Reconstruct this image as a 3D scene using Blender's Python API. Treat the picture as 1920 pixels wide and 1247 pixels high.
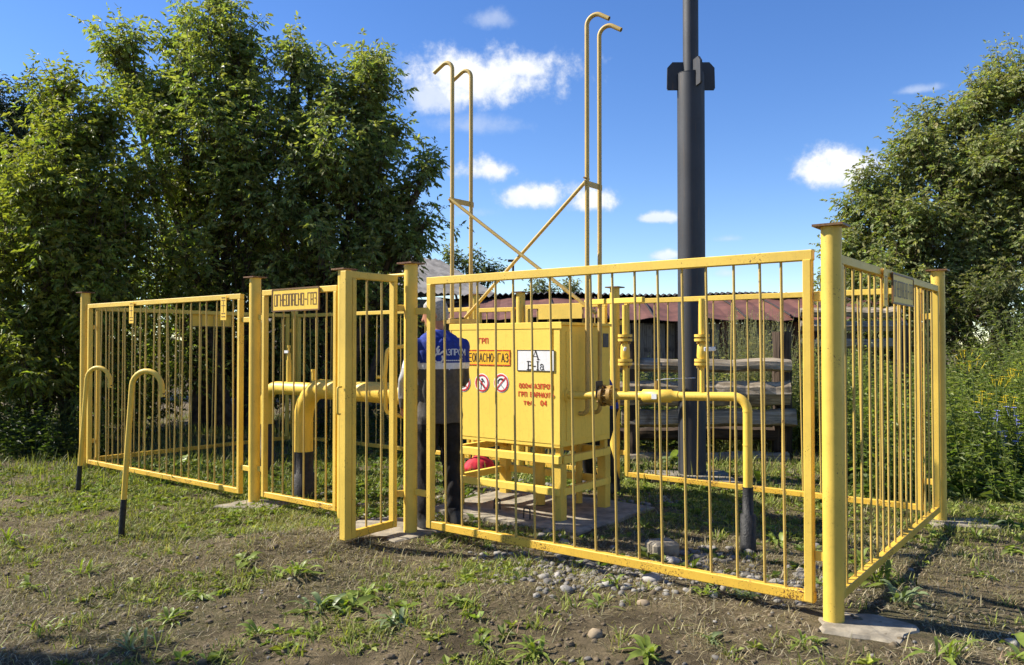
import bpy, bmesh, math, random
import numpy as np
from mathutils import Vector, Matrix
from mathutils.bvhtree import BVHTree

for o in list(bpy.data.objects):
    bpy.data.objects.remove(o)
SC = bpy.context.scene
COL = SC.collection
R = math.radians

# ------------------------------------------------------------------ camera
EYE = 1.44
FPX = 1480.0            # focal length in pixels of the 1920 wide photograph
HOR = 648.0             # row of the horizon
cam_d = bpy.data.cameras.new('camera')
cam_d.sensor_width = 36.0
cam_d.lens = FPX / 1920 * 36
cam_d.clip_start = 0.05
cam_d.clip_end = 3000
cam = bpy.data.objects.new('camera', cam_d)
COL.objects.link(cam)
cam.location = (0, 0, EYE)
cam.rotation_euler = (R(90) + math.atan((HOR - 623.5) / FPX), 0, 0)
SC.camera = cam

# ------------------------------------------------------------------ sun, sky, exposure
SUN_EL = R(41)
SUN_AZ = Vector((-0.98, 0.19, 0)).normalized()      # horizontal direction towards the sun
sun_d = bpy.data.lights.new('sun', 'SUN')
sun_d.energy = 5.0
sun_d.angle = R(0.53)
sun_d.color = (1.0, 0.93, 0.80)
sun = bpy.data.objects.new('sun', sun_d)
COL.objects.link(sun)
sdir = Vector((SUN_AZ.x * math.cos(SUN_EL), SUN_AZ.y * math.cos(SUN_EL), math.sin(SUN_EL)))
sun.rotation_euler = sdir.to_track_quat('Z', 'Y').to_euler()

world = bpy.data.worlds.new('World')
SC.world = world
world.use_nodes = True
SC.render.engine = 'CYCLES'
SC.view_settings.view_transform = 'Standard'
SC.view_settings.look = 'None'
SC.view_settings.exposure = 1.05
SC.view_settings.gamma = 1.0
SC.view_settings.use_curve_mapping = False
SC.cycles.use_denoising = True
SC.cycles.use_adaptive_sampling = True
SC.cycles.adaptive_threshold = 0.02
SC.cycles.max_bounces = 10
SC.cycles.diffuse_bounces = 6
SC.cycles.transmission_bounces = 8
SC.cycles.transparent_max_bounces = 8
SC.cycles.caustics_reflective = False
SC.cycles.caustics_refractive = False

def ray(px, py):
    """direction (y = 1) through a photograph pixel"""
    return Vector(((px - 960) / FPX, 1.0, (HOR - py) / FPX))

def at(px, py, depth):
    d = ray(px, py)
    return Vector((d.x * depth, depth, EYE + d.z * depth))

# ------------------------------------------------------------------ world nodes
wt = world.node_tree
wt.nodes.clear()
def wn(kind, **kw):
    n = wt.nodes.new(kind)
    for k, v in kw.items():
        setattr(n, k, v)
    return n
def wmath(op, a, b=None, c=None, clamp=False):
    n = wn('ShaderNodeMath', operation=op, use_clamp=clamp)
    for i, x in enumerate((a, b, c)):
        if x is None: continue
        if isinstance(x, (int, float)): n.inputs[i].default_value = x
        else: wt.links.new(x, n.inputs[i])
    return n.outputs[0]
def wvec(op, a, b=None):
    n = wn('ShaderNodeVectorMath', operation=op)
    for i, x in enumerate((a, b)):
        if x is None: continue
        if isinstance(x, (tuple, Vector)): n.inputs[i].default_value = tuple(x)
        else: wt.links.new(x, n.inputs[i])
    return n
sky = wn('ShaderNodeTexSky', sky_type='NISHITA', sun_disc=False)
sky.sun_elevation = SUN_EL
sky.sun_rotation = math.atan2(SUN_AZ.x, SUN_AZ.y)
sky.altitude = 200
sky.air_density = 0.9
sky.dust_density = 0.1
sky.ozone_density = 1.8
hs = wn('ShaderNodeHueSaturation')
hs.inputs['Hue'].default_value = 0.512
hs.inputs['Saturation'].default_value = 1.27
hs.inputs['Value'].default_value = 1.0
wt.links.new(sky.outputs[0], hs.inputs['Color'])
tc = wn('ShaderNodeTexCoord')
dirv = wvec('NORMALIZE', tc.outputs['Generated']).outputs[0]
n1 = wn('ShaderNodeTexNoise'); n1.inputs['Scale'].default_value = 13; n1.inputs['Detail'].default_value = 9
n1.inputs['Roughness'].default_value = 0.62
wt.links.new(dirv, n1.inputs['Vector'])
n2 = wn('ShaderNodeTexNoise'); n2.inputs['Scale'].default_value = 34; n2.inputs['Detail'].default_value = 7
n2.inputs['Roughness'].default_value = 0.65
wt.links.new(dirv, n2.inputs['Vector'])
nz = wmath('ADD', wmath('MULTIPLY', wmath('SUBTRACT', n1.outputs[0], 0.5), 1.9), wmath('MULTIPLY', wmath('SUBTRACT', n2.outputs[0], 0.5), 1.15))
# cloud centres: photograph pixel, half width, half height, softness / strength
clouds = [(905, 150, 215, 68, 1.0), (985, 128, 140, 48, 1.0), (800, 175, 85, 62, 0.75), (880, 235, 130, 26, 0.38), (912, 322, 66, 36, 1.0),
          (990, 368, 80, 30, 0.95), (1108, 376, 58, 31, 1.0), (1232, 408, 46, 14, 0.8), (1590, 318, 105, 52, 1.0), (1250, 480, 28, 13, 0.8),
          (920, 35, 62, 26, 0.42), (1365, 512, 30, 13, 0.5), (1370, 448, 32, 9, 0.4), (1725, 166, 36, 10, 0.45), (880, 398, 60, 14, 0.3),
          (-900, 200, 240, 60, 0.9), (-1500, 420, 150, 50, 0.9), (2900, 250, 260, 70, 1.0), (4200, 380, 300, 70, 0.9)]
mask = None
shade = None
for (cx, cy, hw, hh, st) in clouds:
    d = ray(cx, cy).normalized()
    right = d.cross(Vector((0, 0, 1))).normalized()
    up = right.cross(d).normalized()
    k = 1 / ray(cx, cy).length
    a = wmath('DIVIDE', wvec('DOT_PRODUCT', dirv, right).outputs['Value'], hw / FPX * k)
    bq = wmath('DIVIDE', wvec('DOT_PRODUCT', dirv, up).outputs['Value'], hh / FPX * k)
    # flatter underside: squash below the centre
    bl = wmath('MULTIPLY', wmath('MINIMUM', bq, 0.0), 0.45)
    b = wmath('ADD', bq, bl)
    front = wmath('GREATER_THAN', wvec('DOT_PRODUCT', dirv, d).outputs['Value'], 0.2)
    rr = wmath('SQRT', wmath('ADD', wmath('MULTIPLY', a, a), wmath('MULTIPLY', b, b)))
    val = wmath('SUBTRACT', wmath('ADD', 1.0, wmath('MULTIPLY', nz, 1.25)), rr)
    m = wn('ShaderNodeMapRange', interpolation_type='SMOOTHSTEP')
    wt.links.new(val, m.inputs['Value'])
    m.inputs['From Min'].default_value = -0.05
    m.inputs['From Max'].default_value = 0.8 if st > 0.6 else 1.1
    m.inputs['To Max'].default_value = st
    mm = wmath('MULTIPLY', m.outputs[0], front)
    mask = mm if mask is None else wmath('MAXIMUM', mask, mm)
    sh = wmath('MULTIPLY', mm, wmath('ADD', 0.72, wmath('MULTIPLY', wmath('ADD', bq, wmath('MULTIPLY', nz, 1.6)), 0.24)), None, True)
    shade = sh if shade is None else wmath('MAXIMUM', shade, sh)
ccol = wn('ShaderNodeMix', data_type='RGBA')
ccol.inputs['A'].default_value = (3.3, 3.9, 4.9, 1)
ccol.inputs['B'].default_value = (5.9, 5.9, 5.95, 1)
wt.links.new(shade, ccol.inputs['Factor'])
mixc = wn('ShaderNodeMix', data_type='RGBA')
wt.links.new(mask, mixc.inputs['Factor'])
wt.links.new(hs.outputs[0], mixc.inputs['A'])
wt.links.new(ccol.outputs['Result'], mixc.inputs['B'])
bg = wn('ShaderNodeBackground')
bg.inputs['Strength'].default_value = 0.095
wt.links.new(mixc.outputs['Result'], bg.inputs['Color'])
wo = wn('ShaderNodeOutputWorld')
wt.links.new(bg.outputs[0], wo.inputs['Surface'])

# ================================================================== materials
MATS = {}
class NT:
    def __init__(s, name):
        s.m = bpy.data.materials.new(name); s.m.use_nodes = True
        s.t = s.m.node_tree; s.t.nodes.clear()
        s.out = s.n('ShaderNodeOutputMaterial')
    def n(s, kind, ins=None, **kw):
        nd = s.t.nodes.new(kind)
        for k, v in kw.items(): setattr(nd, k, v)
        for k, v in (ins or {}).items(): s.put(nd, k, v)
        return nd
    def put(s, nd, k, v):
        if isinstance(v, bpy.types.NodeSocket): s.t.links.new(v, nd.inputs[k])
        else: nd.inputs[k].default_value = v
    def noise(s, scale, detail=4, rough=0.55, vec=None, dist=0.0):
        nd = s.n('ShaderNodeTexNoise', {'Scale': scale, 'Detail': detail, 'Roughness': rough, 'Distortion': dist})
        s.t.links.new(vec if vec is not None else s.pos(), nd.inputs['Vector'])
        return nd.outputs[0]
    def pos(s):
        if not hasattr(s, '_p'): s._p = s.n('ShaderNodeNewGeometry').outputs['Position']
        return s._p
    def obj(s):
        if not hasattr(s, '_o'): s._o = s.n('ShaderNodeTexCoord').outputs['Object']
        return s._o
    def ramp(s, v, a, b, smooth=True):
        nd = s.n('ShaderNodeMapRange', {'Value': v, 'From Min': a, 'From Max': b}, interpolation_type='SMOOTHSTEP' if smooth else 'LINEAR')
        return nd.outputs[0]
    def mix(s, f, a, b, mode='MIX'):
        nd = s.n('ShaderNodeMix', data_type='RGBA', blend_type=mode)
        for k, v in (('Factor', f), ('A', a), ('B', b)):
            if isinstance(v, (tuple, list)) and len(v) == 3: v = (*v, 1)
            s.put(nd, k, v)
        return nd.outputs['Result']
    def math(s, op, a, b=0.0):
        nd = s.n('ShaderNodeMath', operation=op); s.put(nd, 0, a); s.put(nd, 1, b); return nd.outputs[0]
    def scale(s, vec, v):
        nd = s.n('ShaderNodeVectorMath', {0: vec, 1: v}, operation='MULTIPLY'); return nd.outputs[0]
    def bump(s, h, strength, dist=0.01):
        return s.n('ShaderNodeBump', {'Height': h, 'Strength': strength, 'Distance': dist}).outputs[0]
    def bsdf(s, col, rough=0.6, bump=None, metal=0.0, spec=0.5):
        b = s.n('ShaderNodeBsdfPrincipled', {'Roughness': rough, 'Metallic': metal, 'Specular IOR Level': spec})
        if isinstance(col, (tuple, list)): col = (*col[:3], 1)
        s.put(b, 'Base Color', col)
        if bump is not None: s.put(b, 'Normal', bump)
        s.t.links.new(b.outputs[0], s.out.inputs['Surface'])
        return b

def paint(name, col, dark=0.8, rust=0.0, rough=0.42, rustcol=(0.10, 0.035, 0.012), spec=0.4):
    s = NT(name)
    big = s.noise(2.3, 4)
    fine = s.noise(34, 5, 0.65)
    c = s.mix(s.ramp(big, .35, .7), col, tuple(x * dark for x in col))
    c = s.mix(s.math('MULTIPLY', s.ramp(fine, .5, .75), .28), c, tuple(x * .55 for x in col))
    drip = s.noise(1.0, 5, .6, s.scale(s.pos(), (60, 60, 3)))
    c = s.mix(s.math('MULTIPLY', s.ramp(drip, .55, .75), .18), c, (0.25, 0.13, 0.03))
    if rust > 0:
        r1 = s.noise(90, 6, .7); r2 = s.noise(5, 3)
        m = s.ramp(s.math('ADD', r1, s.math('MULTIPLY', r2, .5)), 1.02 - rust, 1.07 - rust)
        c = s.mix(m, c, rustcol)
    s.bsdf(c, s.math('ADD', rough, s.math('MULTIPLY', fine, .2)), s.bump(s.noise(120, 4), .12, .003), spec=spec)
    return s.m

M = {}
M['yellow'] = paint('yellow_fence_paint', (0.74, 0.50, 0.078), rust=0.105)
M['yellow_rail'] = paint('yellow_rail_paint_worn', (0.74, 0.45, 0.05), rust=0.20)
M['yellow_bar'] = paint('yellow_bar_paint', (0.52, 0.355, 0.085), rust=0.12)
M['yellow_cab'] = paint('yellow_cabinet_paint', (0.87, 0.61, 0.105), dark=.96, rust=0.0, rough=.55, spec=.2)
M['yellow_pipe'] = paint('yellow_pipe_paint', (0.78, 0.52, 0.075), dark=.9, rust=0.0, rough=.35)
M['yellow_vent'] = paint('yellow_vent_paint', (0.52, 0.36, 0.105), dark=.85, rust=0.12)
M['rust_cap'] = paint('rusty_cap', (0.22, 0.12, 0.04), dark=.6, rust=.3)
M['valve_old'] = paint('old_valve_paint', (0.42, 0.25, 0.05), dark=.5, rust=.25)
M['pole'] = paint('charcoal_pole_paint', (0.040, 0.043, 0.052), dark=.75, rust=0, rough=.5)
M['red_paint'] = paint('red_lettering_paint', (0.62, 0.05, 0.02), rust=0)
M['white'] = paint('white_enamel', (0.8, 0.8, 0.8), dark=.93)
M['black_paint'] = paint('black_lettering', (0.02, 0.018, 0.015))
M['orange'] = paint('orange_sign', (0.88, 0.47, 0.015), dark=.95)
M['sign_yellow'] = paint('yellow_sign', (0.80, 0.52, 0.06), dark=.9, rust=.08)
M['red_sign'] = paint('red_sign_ring', (0.60, 0.02, 0.03), dark=.95)
M['brown_letter'] = paint('brown_stencil_lettering', (0.16, 0.08, 0.02), dark=.7)

def simple(name, col, rough=.7, nscale=20, amt=.35, bump=.2, bdist=.006, spec=.3):
    s = NT(name)
    n = s.noise(nscale, 6, .6)
    c = s.mix(s.ramp(n, .3, .7), tuple(x * (1 - amt) for x in col), tuple(min(1, x * (1 + amt)) for x in col))
    s.bsdf(c, rough, s.bump(s.noise(nscale * 3, 5), bump, bdist), spec=spec)
    return s.m
M['bitumen'] = simple('black_pipe_wrap', (0.018, 0.018, 0.019), .55, 30, .5, .6, .01)
M['concrete'] = simple('weathered_concrete', (0.25, 0.218, 0.165), .9, 9, .35, .5, .01)
M['stone'] = simple('river_stone', (0.27, 0.255, 0.235), .8, 14, .4, .3, .004)
M['dark_metal'] = simple('dark_metal', (0.05, 0.04, 0.03), .6)
M['steel'] = simple('bare_steel', (0.5, 0.5, 0.48), .35)
M['rubber'] = simple('grey_plate', (0.06, 0.055, 0.06), .5)
M['jacket_blue'] = simple('blue_work_cloth', (0.014, 0.036, 0.24), .8, 40, .2, .3, .004)
M['jacket_grey'] = simple('grey_work_cloth', (0.078, 0.070, 0.062), .85, 40, .2, .3, .004)
M['reflect'] = simple('silver_tape', (0.66, 0.66, 0.67), .5, 60, .1)
M['sleeve_grey'] = simple('light_grey_cloth', (0.30, 0.31, 0.33), .85, 40, .15, .3, .004)
M['trouser'] = simple('black_trousers', (0.014, 0.012, 0.012), .85, 30, .3, .4, .006)
M['shoe'] = simple('dark_shoe', (0.03, 0.03, 0.03), .5)
M['skin'] = simple('skin', (0.42, 0.20, 0.12), .55, 20, .12, .1, .002)
M['hair'] = simple('silver_hair', (0.36, 0.35, 0.33), .7, 90, .4, .8, .004)
M['red_cloth'] = simple('red_bag_cloth', (0.55, 0.02, 0.04), .7, 15, .25)
M['emblem'] = simple('white_print', (0.62, 0.63, 0.66), .7, 60, .08)

def wood(name, a, b):
    s = NT(name)
    o = s.obj()
    g = s.noise(1.0, 6, .65, s.scale(o, (1.6, 38, 38)), .4)
    c = s.mix(s.ramp(g, .3, .72), a, b)
    c = s.mix(s.math('MULTIPLY', s.ramp(s.noise(4, 4, .6, o), .5, .72), .7), c, tuple(x * .35 for x in a))
    s.bsdf(c, .9, s.bump(g, .8, .012), spec=.2)
    return s.m
M['log'] = wood('weathered_grey_log', (0.15, 0.115, 0.075), (0.46, 0.385, 0.285))
M['log_dark'] = wood('dark_old_post', (0.035, 0.025, 0.018), (0.10, 0.07, 0.05))
M['board'] = wood('grey_shed_board', (0.11, 0.095, 0.08), (0.30, 0.265, 0.225))
M['board_red'] = wood('brown_shed_board', (0.09, 0.045, 0.03), (0.22, 0.12, 0.085))
M['roof_red'] = paint('faded_red_roof_sheet', (0.17, 0.07, 0.05), dark=.6, rust=.14, rough=.6, rustcol=(.06, .03, .02))
M['slate'] = simple('grey_slate_sheet', (0.20, 0.19, 0.18), .9, 3, .35, .3)
M['slate_dark'] = simple('dark_slate_sheet', (0.03, 0.025, 0.025), .8)

def leafmat(name, trans=.35, rough=.5, spec=.35):
    s = NT(name)
    at_ = s.n('ShaderNodeAttribute', attribute_name='lc')
    col = at_.outputs['Color']
    p = s.n('ShaderNodeBsdfPrincipled', {'Roughness': rough, 'Specular IOR Level': spec, 'Base Color': col})
    tr = s.n('ShaderNodeBsdfTranslucent')
    tcol = s.mix(1.0, col, (1.25, 1.35, .45), 'MULTIPLY')
    s.t.links.new(tcol, tr.inputs['Color'])
    mx = s.n('ShaderNodeMixShader', {0: trans})
    s.t.links.new(p.outputs[0], mx.inputs[1]); s.t.links.new(tr.outputs[0], mx.inputs[2])
    s.t.links.new(mx.outputs[0], s.out.inputs['Surface'])
    return s.m
M['leaf'] = leafmat('maple_leaf', .5, .48, .35)
M['grassmat'] = leafmat('grass_blade', .3, .6, .25)
M['bark'] = simple('grey_brown_bark', (0.075, 0.058, 0.042), .9, 12, .45, .7, .02)
M['twig'] = simple('brown_twig', (0.07, 0.05, 0.03), .9)

def groundmat():
    s = NT('soil_and_dry_grass')
    big = s.noise(.55, 5, .6); mid = s.noise(2.6, 6, .65); fine = s.noise(26, 8, .72); vf = s.noise(110, 6, .75)
    soil = s.mix(s.ramp(mid, .35, .68), (0.080, 0.062, 0.036), (0.260, 0.204, 0.122))
    soil = s.mix(s.math('MULTIPLY', s.ramp(fine, .48, .68), .75), soil, (0.045, 0.033, 0.021))
    straw = s.mix(s.ramp(vf, .35, .65), (0.08, 0.064, 0.034), (0.24, 0.19, 0.105))
    c = s.mix(s.math('MULTIPLY', s.ramp(s.math('ADD', s.math('MULTIPLY', fine, .6), s.math('MULTIPLY', mid, .5)), .5, .68), .8), soil, straw)
    green = s.mix(s.ramp(vf, .35, .7), (0.035, 0.046, 0.014), (0.11, 0.12, 0.04))
    c = s.mix(s.math('MULTIPLY', s.ramp(s.math('ADD', s.math('MULTIPLY', big, .7), s.math('MULTIPLY', fine, .35)), .5, .66), .65), c, green)
    h = s.math('ADD', s.math('MULTIPLY', fine, .6), s.math('MULTIPLY', vf, .4))
    s.bsdf(c, .95, s.bump(h, 1.0, .06), spec=.15)
    return s.m
M['ground'] = groundmat()

# ================================================================== helpers
def P(x, y, z): return Vector((x, y, z))
AX = P(1.67, 4.12, 0)
U = P(-0.79, 0.613, 0).normalized()          # along the front of the yard, towards the left
V = P(0.613, 0.79, 0).normalized()           # into the yard
Z = P(0, 0, 1)
def F(s, t, z=0.0): return AX + U * s + V * t + Z * z
def s_of(px):                                  # front line position seen at a column
    k = (px - 960) / FPX
    return (AX.x - k * AX.y) / (-U.x + k * U.y)
T = 2.98                                       # yard depth

def frac_noise(x, y, seed=0):
    x = np.asarray(x, float); y = np.asarray(y, float)
    r = 0
    rng = np.random.RandomState(seed)
    for f, a in ((.7, .5), (1.6, .28), (3.7, .16), (8.1, .08)):
        for k in range(2):
            th = rng.rand() * 6.28; ph = rng.rand() * 6.28; th2 = rng.rand() * 6.28; ph2 = rng.rand() * 6.28
            r = r + a * np.sin(f * (x * math.cos(th) + y * math.sin(th)) + ph + 1.3 * np.sin(f * .6 * (x * math.cos(th2) + y * math.sin(th2)) + ph2))
    return r

def sstep(a, b, v):
    t = np.clip((v - a) / (b - a), 0, 1)
    return t * t * (3 - 2 * t)

def gz(x, y):
    x = np.asarray(x, float); y = np.asarray(y, float)
    d = -((x - AX.x) * V.x + (y - AX.y) * V.y)           # distance outside the front line
    e = (x - AX.x) * -U.x + (y - AX.y) * -U.y            # distance outside the right side line
    z = -0.16 * sstep(0.1, 3.2, d)
    z = z - 0.10 * sstep(0.15, 2.0, e) * sstep(3, -2, d + 0 * e)
    inside = sstep(-.1, -.9, d) * sstep(-.1, -.9, e) * sstep(3.1, 2.3, -d)
    z = z - 0.05 * inside * sstep(2.4, .3, -e)
    z = z + 0.085 * np.exp(-(((x + 1.55) / .8) ** 2 + ((y - 5.75) / .45) ** 2))
    z = z + 0.04 * np.exp(-(((x - 0.4) / 1.2) ** 2 + ((y - 4.6) / .35) ** 2))
    near = sstep(30, 12, np.hypot(x, y))
    z = z + near * (0.022 * frac_noise(x * 1.1, y * 1.1, 3) + 0.011 * frac_noise(x * 4.5, y * 4.5, 4) + sstep(11, 8, np.hypot(x, y)) * .007 * frac_noise(x * 9, y * 9, 6))
    return z
def gzf(x, y): return float(gz(x, y))

LOC = {}
def link(o): COL.objects.link(o); return o
def tag(o, label, cat, group=None, kind=None):
    if label: o['label'] = label
    if cat: o['category'] = cat
    if group: o['group'] = group
    if kind: o['kind'] = kind
    return o
def thing(name, loc, label, cat, group=None):
    o = link(bpy.data.objects.new(name, None)); o.location = loc
    o.empty_display_size = .1
    LOC[o.name] = Vector(loc)
    return tag(o, label, cat, group)

class MB:
    def __init__(s): s.v = []; s.f = []; s.sm = []
    def add(s, vs, fs, smooth=False):
        b = len(s.v); s.v += [Vector(q) for q in vs]
        for f in fs: s.f.append([b + i for i in f]); s.sm.append(smooth)
    def box(s, c, size, ax=None, bev=0.0):
        ax = ax or (P(1, 0, 0), P(0, 1, 0), Z)
        c = Vector(c); h = [q / 2 for q in size]
        if bev <= 0:
            vs = [c + ax[0] * h[0] * i + ax[1] * h[1] * j + ax[2] * h[2] * k for i in (-1, 1) for j in (-1, 1) for k in (-1, 1)]
            s.add(vs, [(0, 1, 3, 2), (4, 6, 7, 5), (0, 4, 5, 1), (2, 3, 7, 6), (0, 2, 6, 4), (1, 5, 7, 3)])
            return
        bm = bmesh.new(); bmesh.ops.create_cube(bm, size=1)
        for q in bm.verts: q.co = Vector((q.co.x * size[0], q.co.y * size[1], q.co.z * size[2]))
        bmesh.ops.bevel(bm, geom=bm.edges[:], offset=bev, segments=1, affect='EDGES', clamp_overlap=True)
        bm.verts.index_update()
        s.add([c + ax[0] * q.co.x + ax[1] * q.co.y + ax[2] * q.co.z for q in bm.verts], [[q.index for q in f.verts] for f in bm.faces])
        bm.free()
    def bar(s, a, b, w, h, side=None, bev=0.004):
        a = Vector(a); b = Vector(b); d = (b - a); L = d.length; d.normalize()
        up = Vector(side) if side is not None else (Z if abs(d.z) < .9 else P(1, 0, 0))
        n = d.cross(up).normalized(); m = n.cross(d).normalized()
        s.box((a + b) / 2, (L, w, h), (d, n, m), bev)
    def tube(s, pts, r, n=12, cap=True, smooth=True, squash=None):
        pts = [Vector(q) for q in pts]; rs = r if isinstance(r, (list, tuple)) else [r] * len(pts)
        ref = None; rings = []
        for i, q in enumerate(pts):
            t = (pts[min(i + 1, len(pts) - 1)] - pts[max(i - 1, 0)]).normalized()
            if ref is None:
                ref = t.orthogonal().normalized()
            ref = (ref - t * ref.dot(t)).normalized(); bi = t.cross(ref)
            rings.append([q + (ref * math.cos(2 * math.pi * k / n) + bi * math.sin(2 * math.pi * k / n)) * rs[i] for k in range(n)])
        vs = [q for rg in rings for q in rg]
        fs = [(i * n + k, i * n + (k + 1) % n, (i + 1) * n + (k + 1) % n, (i + 1) * n + k) for i in range(len(pts) - 1) for k in range(n)]
        s.add(vs, fs, smooth)
        if cap:
            s.add(rings[0], [list(range(n))[::-1]]); s.add(rings[-1], [list(range(n))])
    def cyl(s, a, b, r, n=20): s.tube([a, b], r, n)
    def build(s, name, mat, parent=None, smooth=None):
        off = LOC.get(parent.name, Vector((0, 0, 0))) if parent else Vector((0, 0, 0))
        me = bpy.data.meshes.new(name)
        me.from_pydata([tuple(q - off) for q in s.v], [], s.f)
        me.polygons.foreach_set('use_smooth', s.sm if smooth is None else [smooth] * len(s.f))
        me.materials.append(M[mat] if isinstance(mat, str) else mat)
        me.update()
        o = link(bpy.data.objects.new(name, me))
        if parent:
            o.parent = parent
            LOC[o.name] = off
        return o

def arc(c, a, b, ang0, ang1, r, n=8):
    """points of an arc in the plane of unit vectors a, b"""
    return [Vector(c) + (a * math.cos(ang0 + (ang1 - ang0) * i / n) + b * math.sin(ang0 + (ang1 - ang0) * i / n)) * r for i in range(n + 1)]

def bend(pts, r, n=6):
    """polyline with rounded corners"""
    pts = [Vector(q) for q in pts]; out = [pts[0]]
    for i in range(1, len(pts) - 1):
        d0 = (pts[i - 1] - pts[i]).normalized(); d1 = (pts[i + 1] - pts[i]).normalized()
        th = d0.angle(d1); cut = r / math.tan(th / 2)
        p0 = pts[i] + d0 * cut; p1 = pts[i] + d1 * cut
        c = pts[i] + (d0 + d1).normalized() * (r / math.sin(th / 2))
        v0 = p0 - c; v1 = p1 - c; tot = v0.angle(v1); ax = v0.cross(v1).normalized()
        for k in range(n + 1):
            out.append(c + Matrix.Rotation(tot * k / n, 3, ax) @ v0)
    out.append(pts[-1])
    return out

def np_mesh(name, verts, faces, mat, cols=None, parent=None, smooth=False):
    """fast mesh from arrays; faces (m,3) or (m,4); cols per vertex"""
    verts = np.asarray(verts, np.float32); faces = np.asarray(faces, np.int32)
    off = LOC.get(parent.name, Vector((0, 0, 0))) if parent else Vector((0, 0, 0))
    verts = verts - np.array(off, np.float32)
    me = bpy.data.meshes.new(name)
    k = faces.shape[1]
    me.vertices.add(len(verts)); me.vertices.foreach_set('co', verts.ravel())
    me.loops.add(faces.size); me.loops.foreach_set('vertex_index', faces.ravel())
    me.polygons.add(len(faces)); me.polygons.foreach_set('loop_start', np.arange(0, faces.size, k, dtype=np.int32))
    me.polygons.foreach_set('use_smooth', np.full(len(faces), smooth))
    if cols is not None:
        at_ = me.color_attributes.new('lc', 'FLOAT_COLOR', 'POINT')
        c4 = np.ones((len(verts), 4), np.float32); c4[:, :3] = cols
        at_.data.foreach_set('color', c4.ravel())
    me.materials.append(M[mat]); me.update(calc_edges=True)
    o = link(bpy.data.objects.new(name, me))
    if parent: o.parent = parent; LOC[o.name] = off
    return o

def unit(a): return a / np.maximum(np.linalg.norm(a, axis=-1, keepdims=True), 1e-9)

def leaves(pos, d, length, width, rng, fold=.25, droop=.3, face=None):
    """folded leaflets: pos, d (n,3), length, width (n,) -> verts, tris"""
    n = len(pos)
    d = unit(d)
    up = np.tile(np.array([0., 0, 1]), (n, 1)) + rng.normal(0, .45, (n, 3)) if face is None else face
    side = unit(np.cross(d, up)); nor = unit(np.cross(side, d))
    L = length[:, None]; W = width[:, None]
    base = pos
    tip = pos + d * L - np.array([0, 0, 1.]) * L * droop
    mid = pos + d * L * .45 - np.array([0, 0, 1.]) * L * droop * .15
    a = mid + side * W * .5 + nor * W * fold; b = mid - side * W * .5 + nor * W * fold
    v = np.stack([base, a, tip, b], 1).reshape(-1, 3)
    i = np.arange(n)[:, None] * 4
    f = np.concatenate([i + [0, 1, 2], i + [0, 2, 3]], 0)
    return v, f

# ================================================================== lettering (stroke font)
def arcp(cx, cy, rx, ry, a0, a1, n=8):
    return [(cx + rx * math.cos(R(a0 + (a1 - a0) * i / n)), cy + ry * math.sin(R(a0 + (a1 - a0) * i / n))) for i in range(n + 1)]
O_ = arcp(.5, .5, .5, .5, 0, 360, 16)
G = {
 'О': [O_], '0': [O_], 'С': [arcp(.5, .5, .5, .5, 50, 310, 12)], 'Г': [[(0, 0), (0, 1), (1, 1)]], 'Н': [[(0, 0), (0, 1)], [(1, 0), (1, 1)], [(0, .5), (1, .5)]],
 'Е': [[(1, 0), (0, 0), (0, 1), (1, 1)], [(0, .52), (.85, .52)]], 'П': [[(0, 0), (0, 1), (1, 1), (1, 0)]], 'А': [[(0, 0), (.5, 1), (1, 0)], [(.2, .33), (.8, .33)]],
 'З': [arcp(.45, .74, .5, .26, 150, -90, 8) , arcp(.45, .26, .55, .26, 90, -150, 8)], '-': [[(.1, .48), (.9, .48)]],
 'Р': [[(0, 0), (0, 1), (.55, 1)] + arcp(.55, .74, .42, .26, 90, -90, 8) + [(0, .48)]], 'М': [[(0, 0), (0, 1), (.5, .35), (1, 1), (1, 0)]],
 'Б': [[(.9, 1), (0, 1), (0, 0), (.5, 0)] + arcp(.5, .28, .48, .28, -90, 90, 8) + [(0, .56)]], 'У': [[(0, 1), (.52, .38)], [(1, 1), (.35, 0), (.05, 0)]],
 'Л': [[(0, 0), (.4, 1), (1, 1), (1, 0)]], 'В': [[(0, 0), (0, 1), (.5, 1)] + arcp(.5, .76, .38, .24, 90, -90, 6) + [(0, .52)], [(.5, .52)] + arcp(.5, .26, .48, .26, 90, -90, 6) + [(0, 0)]],
 'т': [[(0, .7), (1, .7)], [(.5, 0), (.5, .7)]], 'е': [[(.05, .37), (.95, .37)] + arcp(.5, .36, .46, .36, 0, 310, 10)], 'л': [[(0, 0), (.35, .7), (1, .7), (1, 0)]],
 '.': [[(.3, 0), (.3, .08)]], '4': [[(.8, 0), (.8, 1), (0, .3), (1, .3)]], '«': [[(.5, .75), (.1, .45), (.5, .15)], [(.95, .75), (.55, .45), (.95, .15)]],
 '»': [[(.05, .75), (.45, .45), (.05, .15)], [(.5, .75), (.9, .45), (.5, .15)]], ' ': [],
 'Т': [[(0, 1), (1, 1)], [(.5, 0), (.5, 1)]],
 # square stencil O used on the fence plates
 'o': [[(0, 0), (0, 1), (1, 1), (1, 0), (0, 0)]], 'c': [[(1, 1), (0, 1), (0, 0), (1, 0)]], 'a': [[(0, 0), (0, 1), (1, 1), (1, 0)], [(0, .45), (1, .45)]],
 'z': [[(0, 1), (1, 1), (1, 0), (0, 0)], [(.3, .52), (1, .52)]],
}
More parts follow.
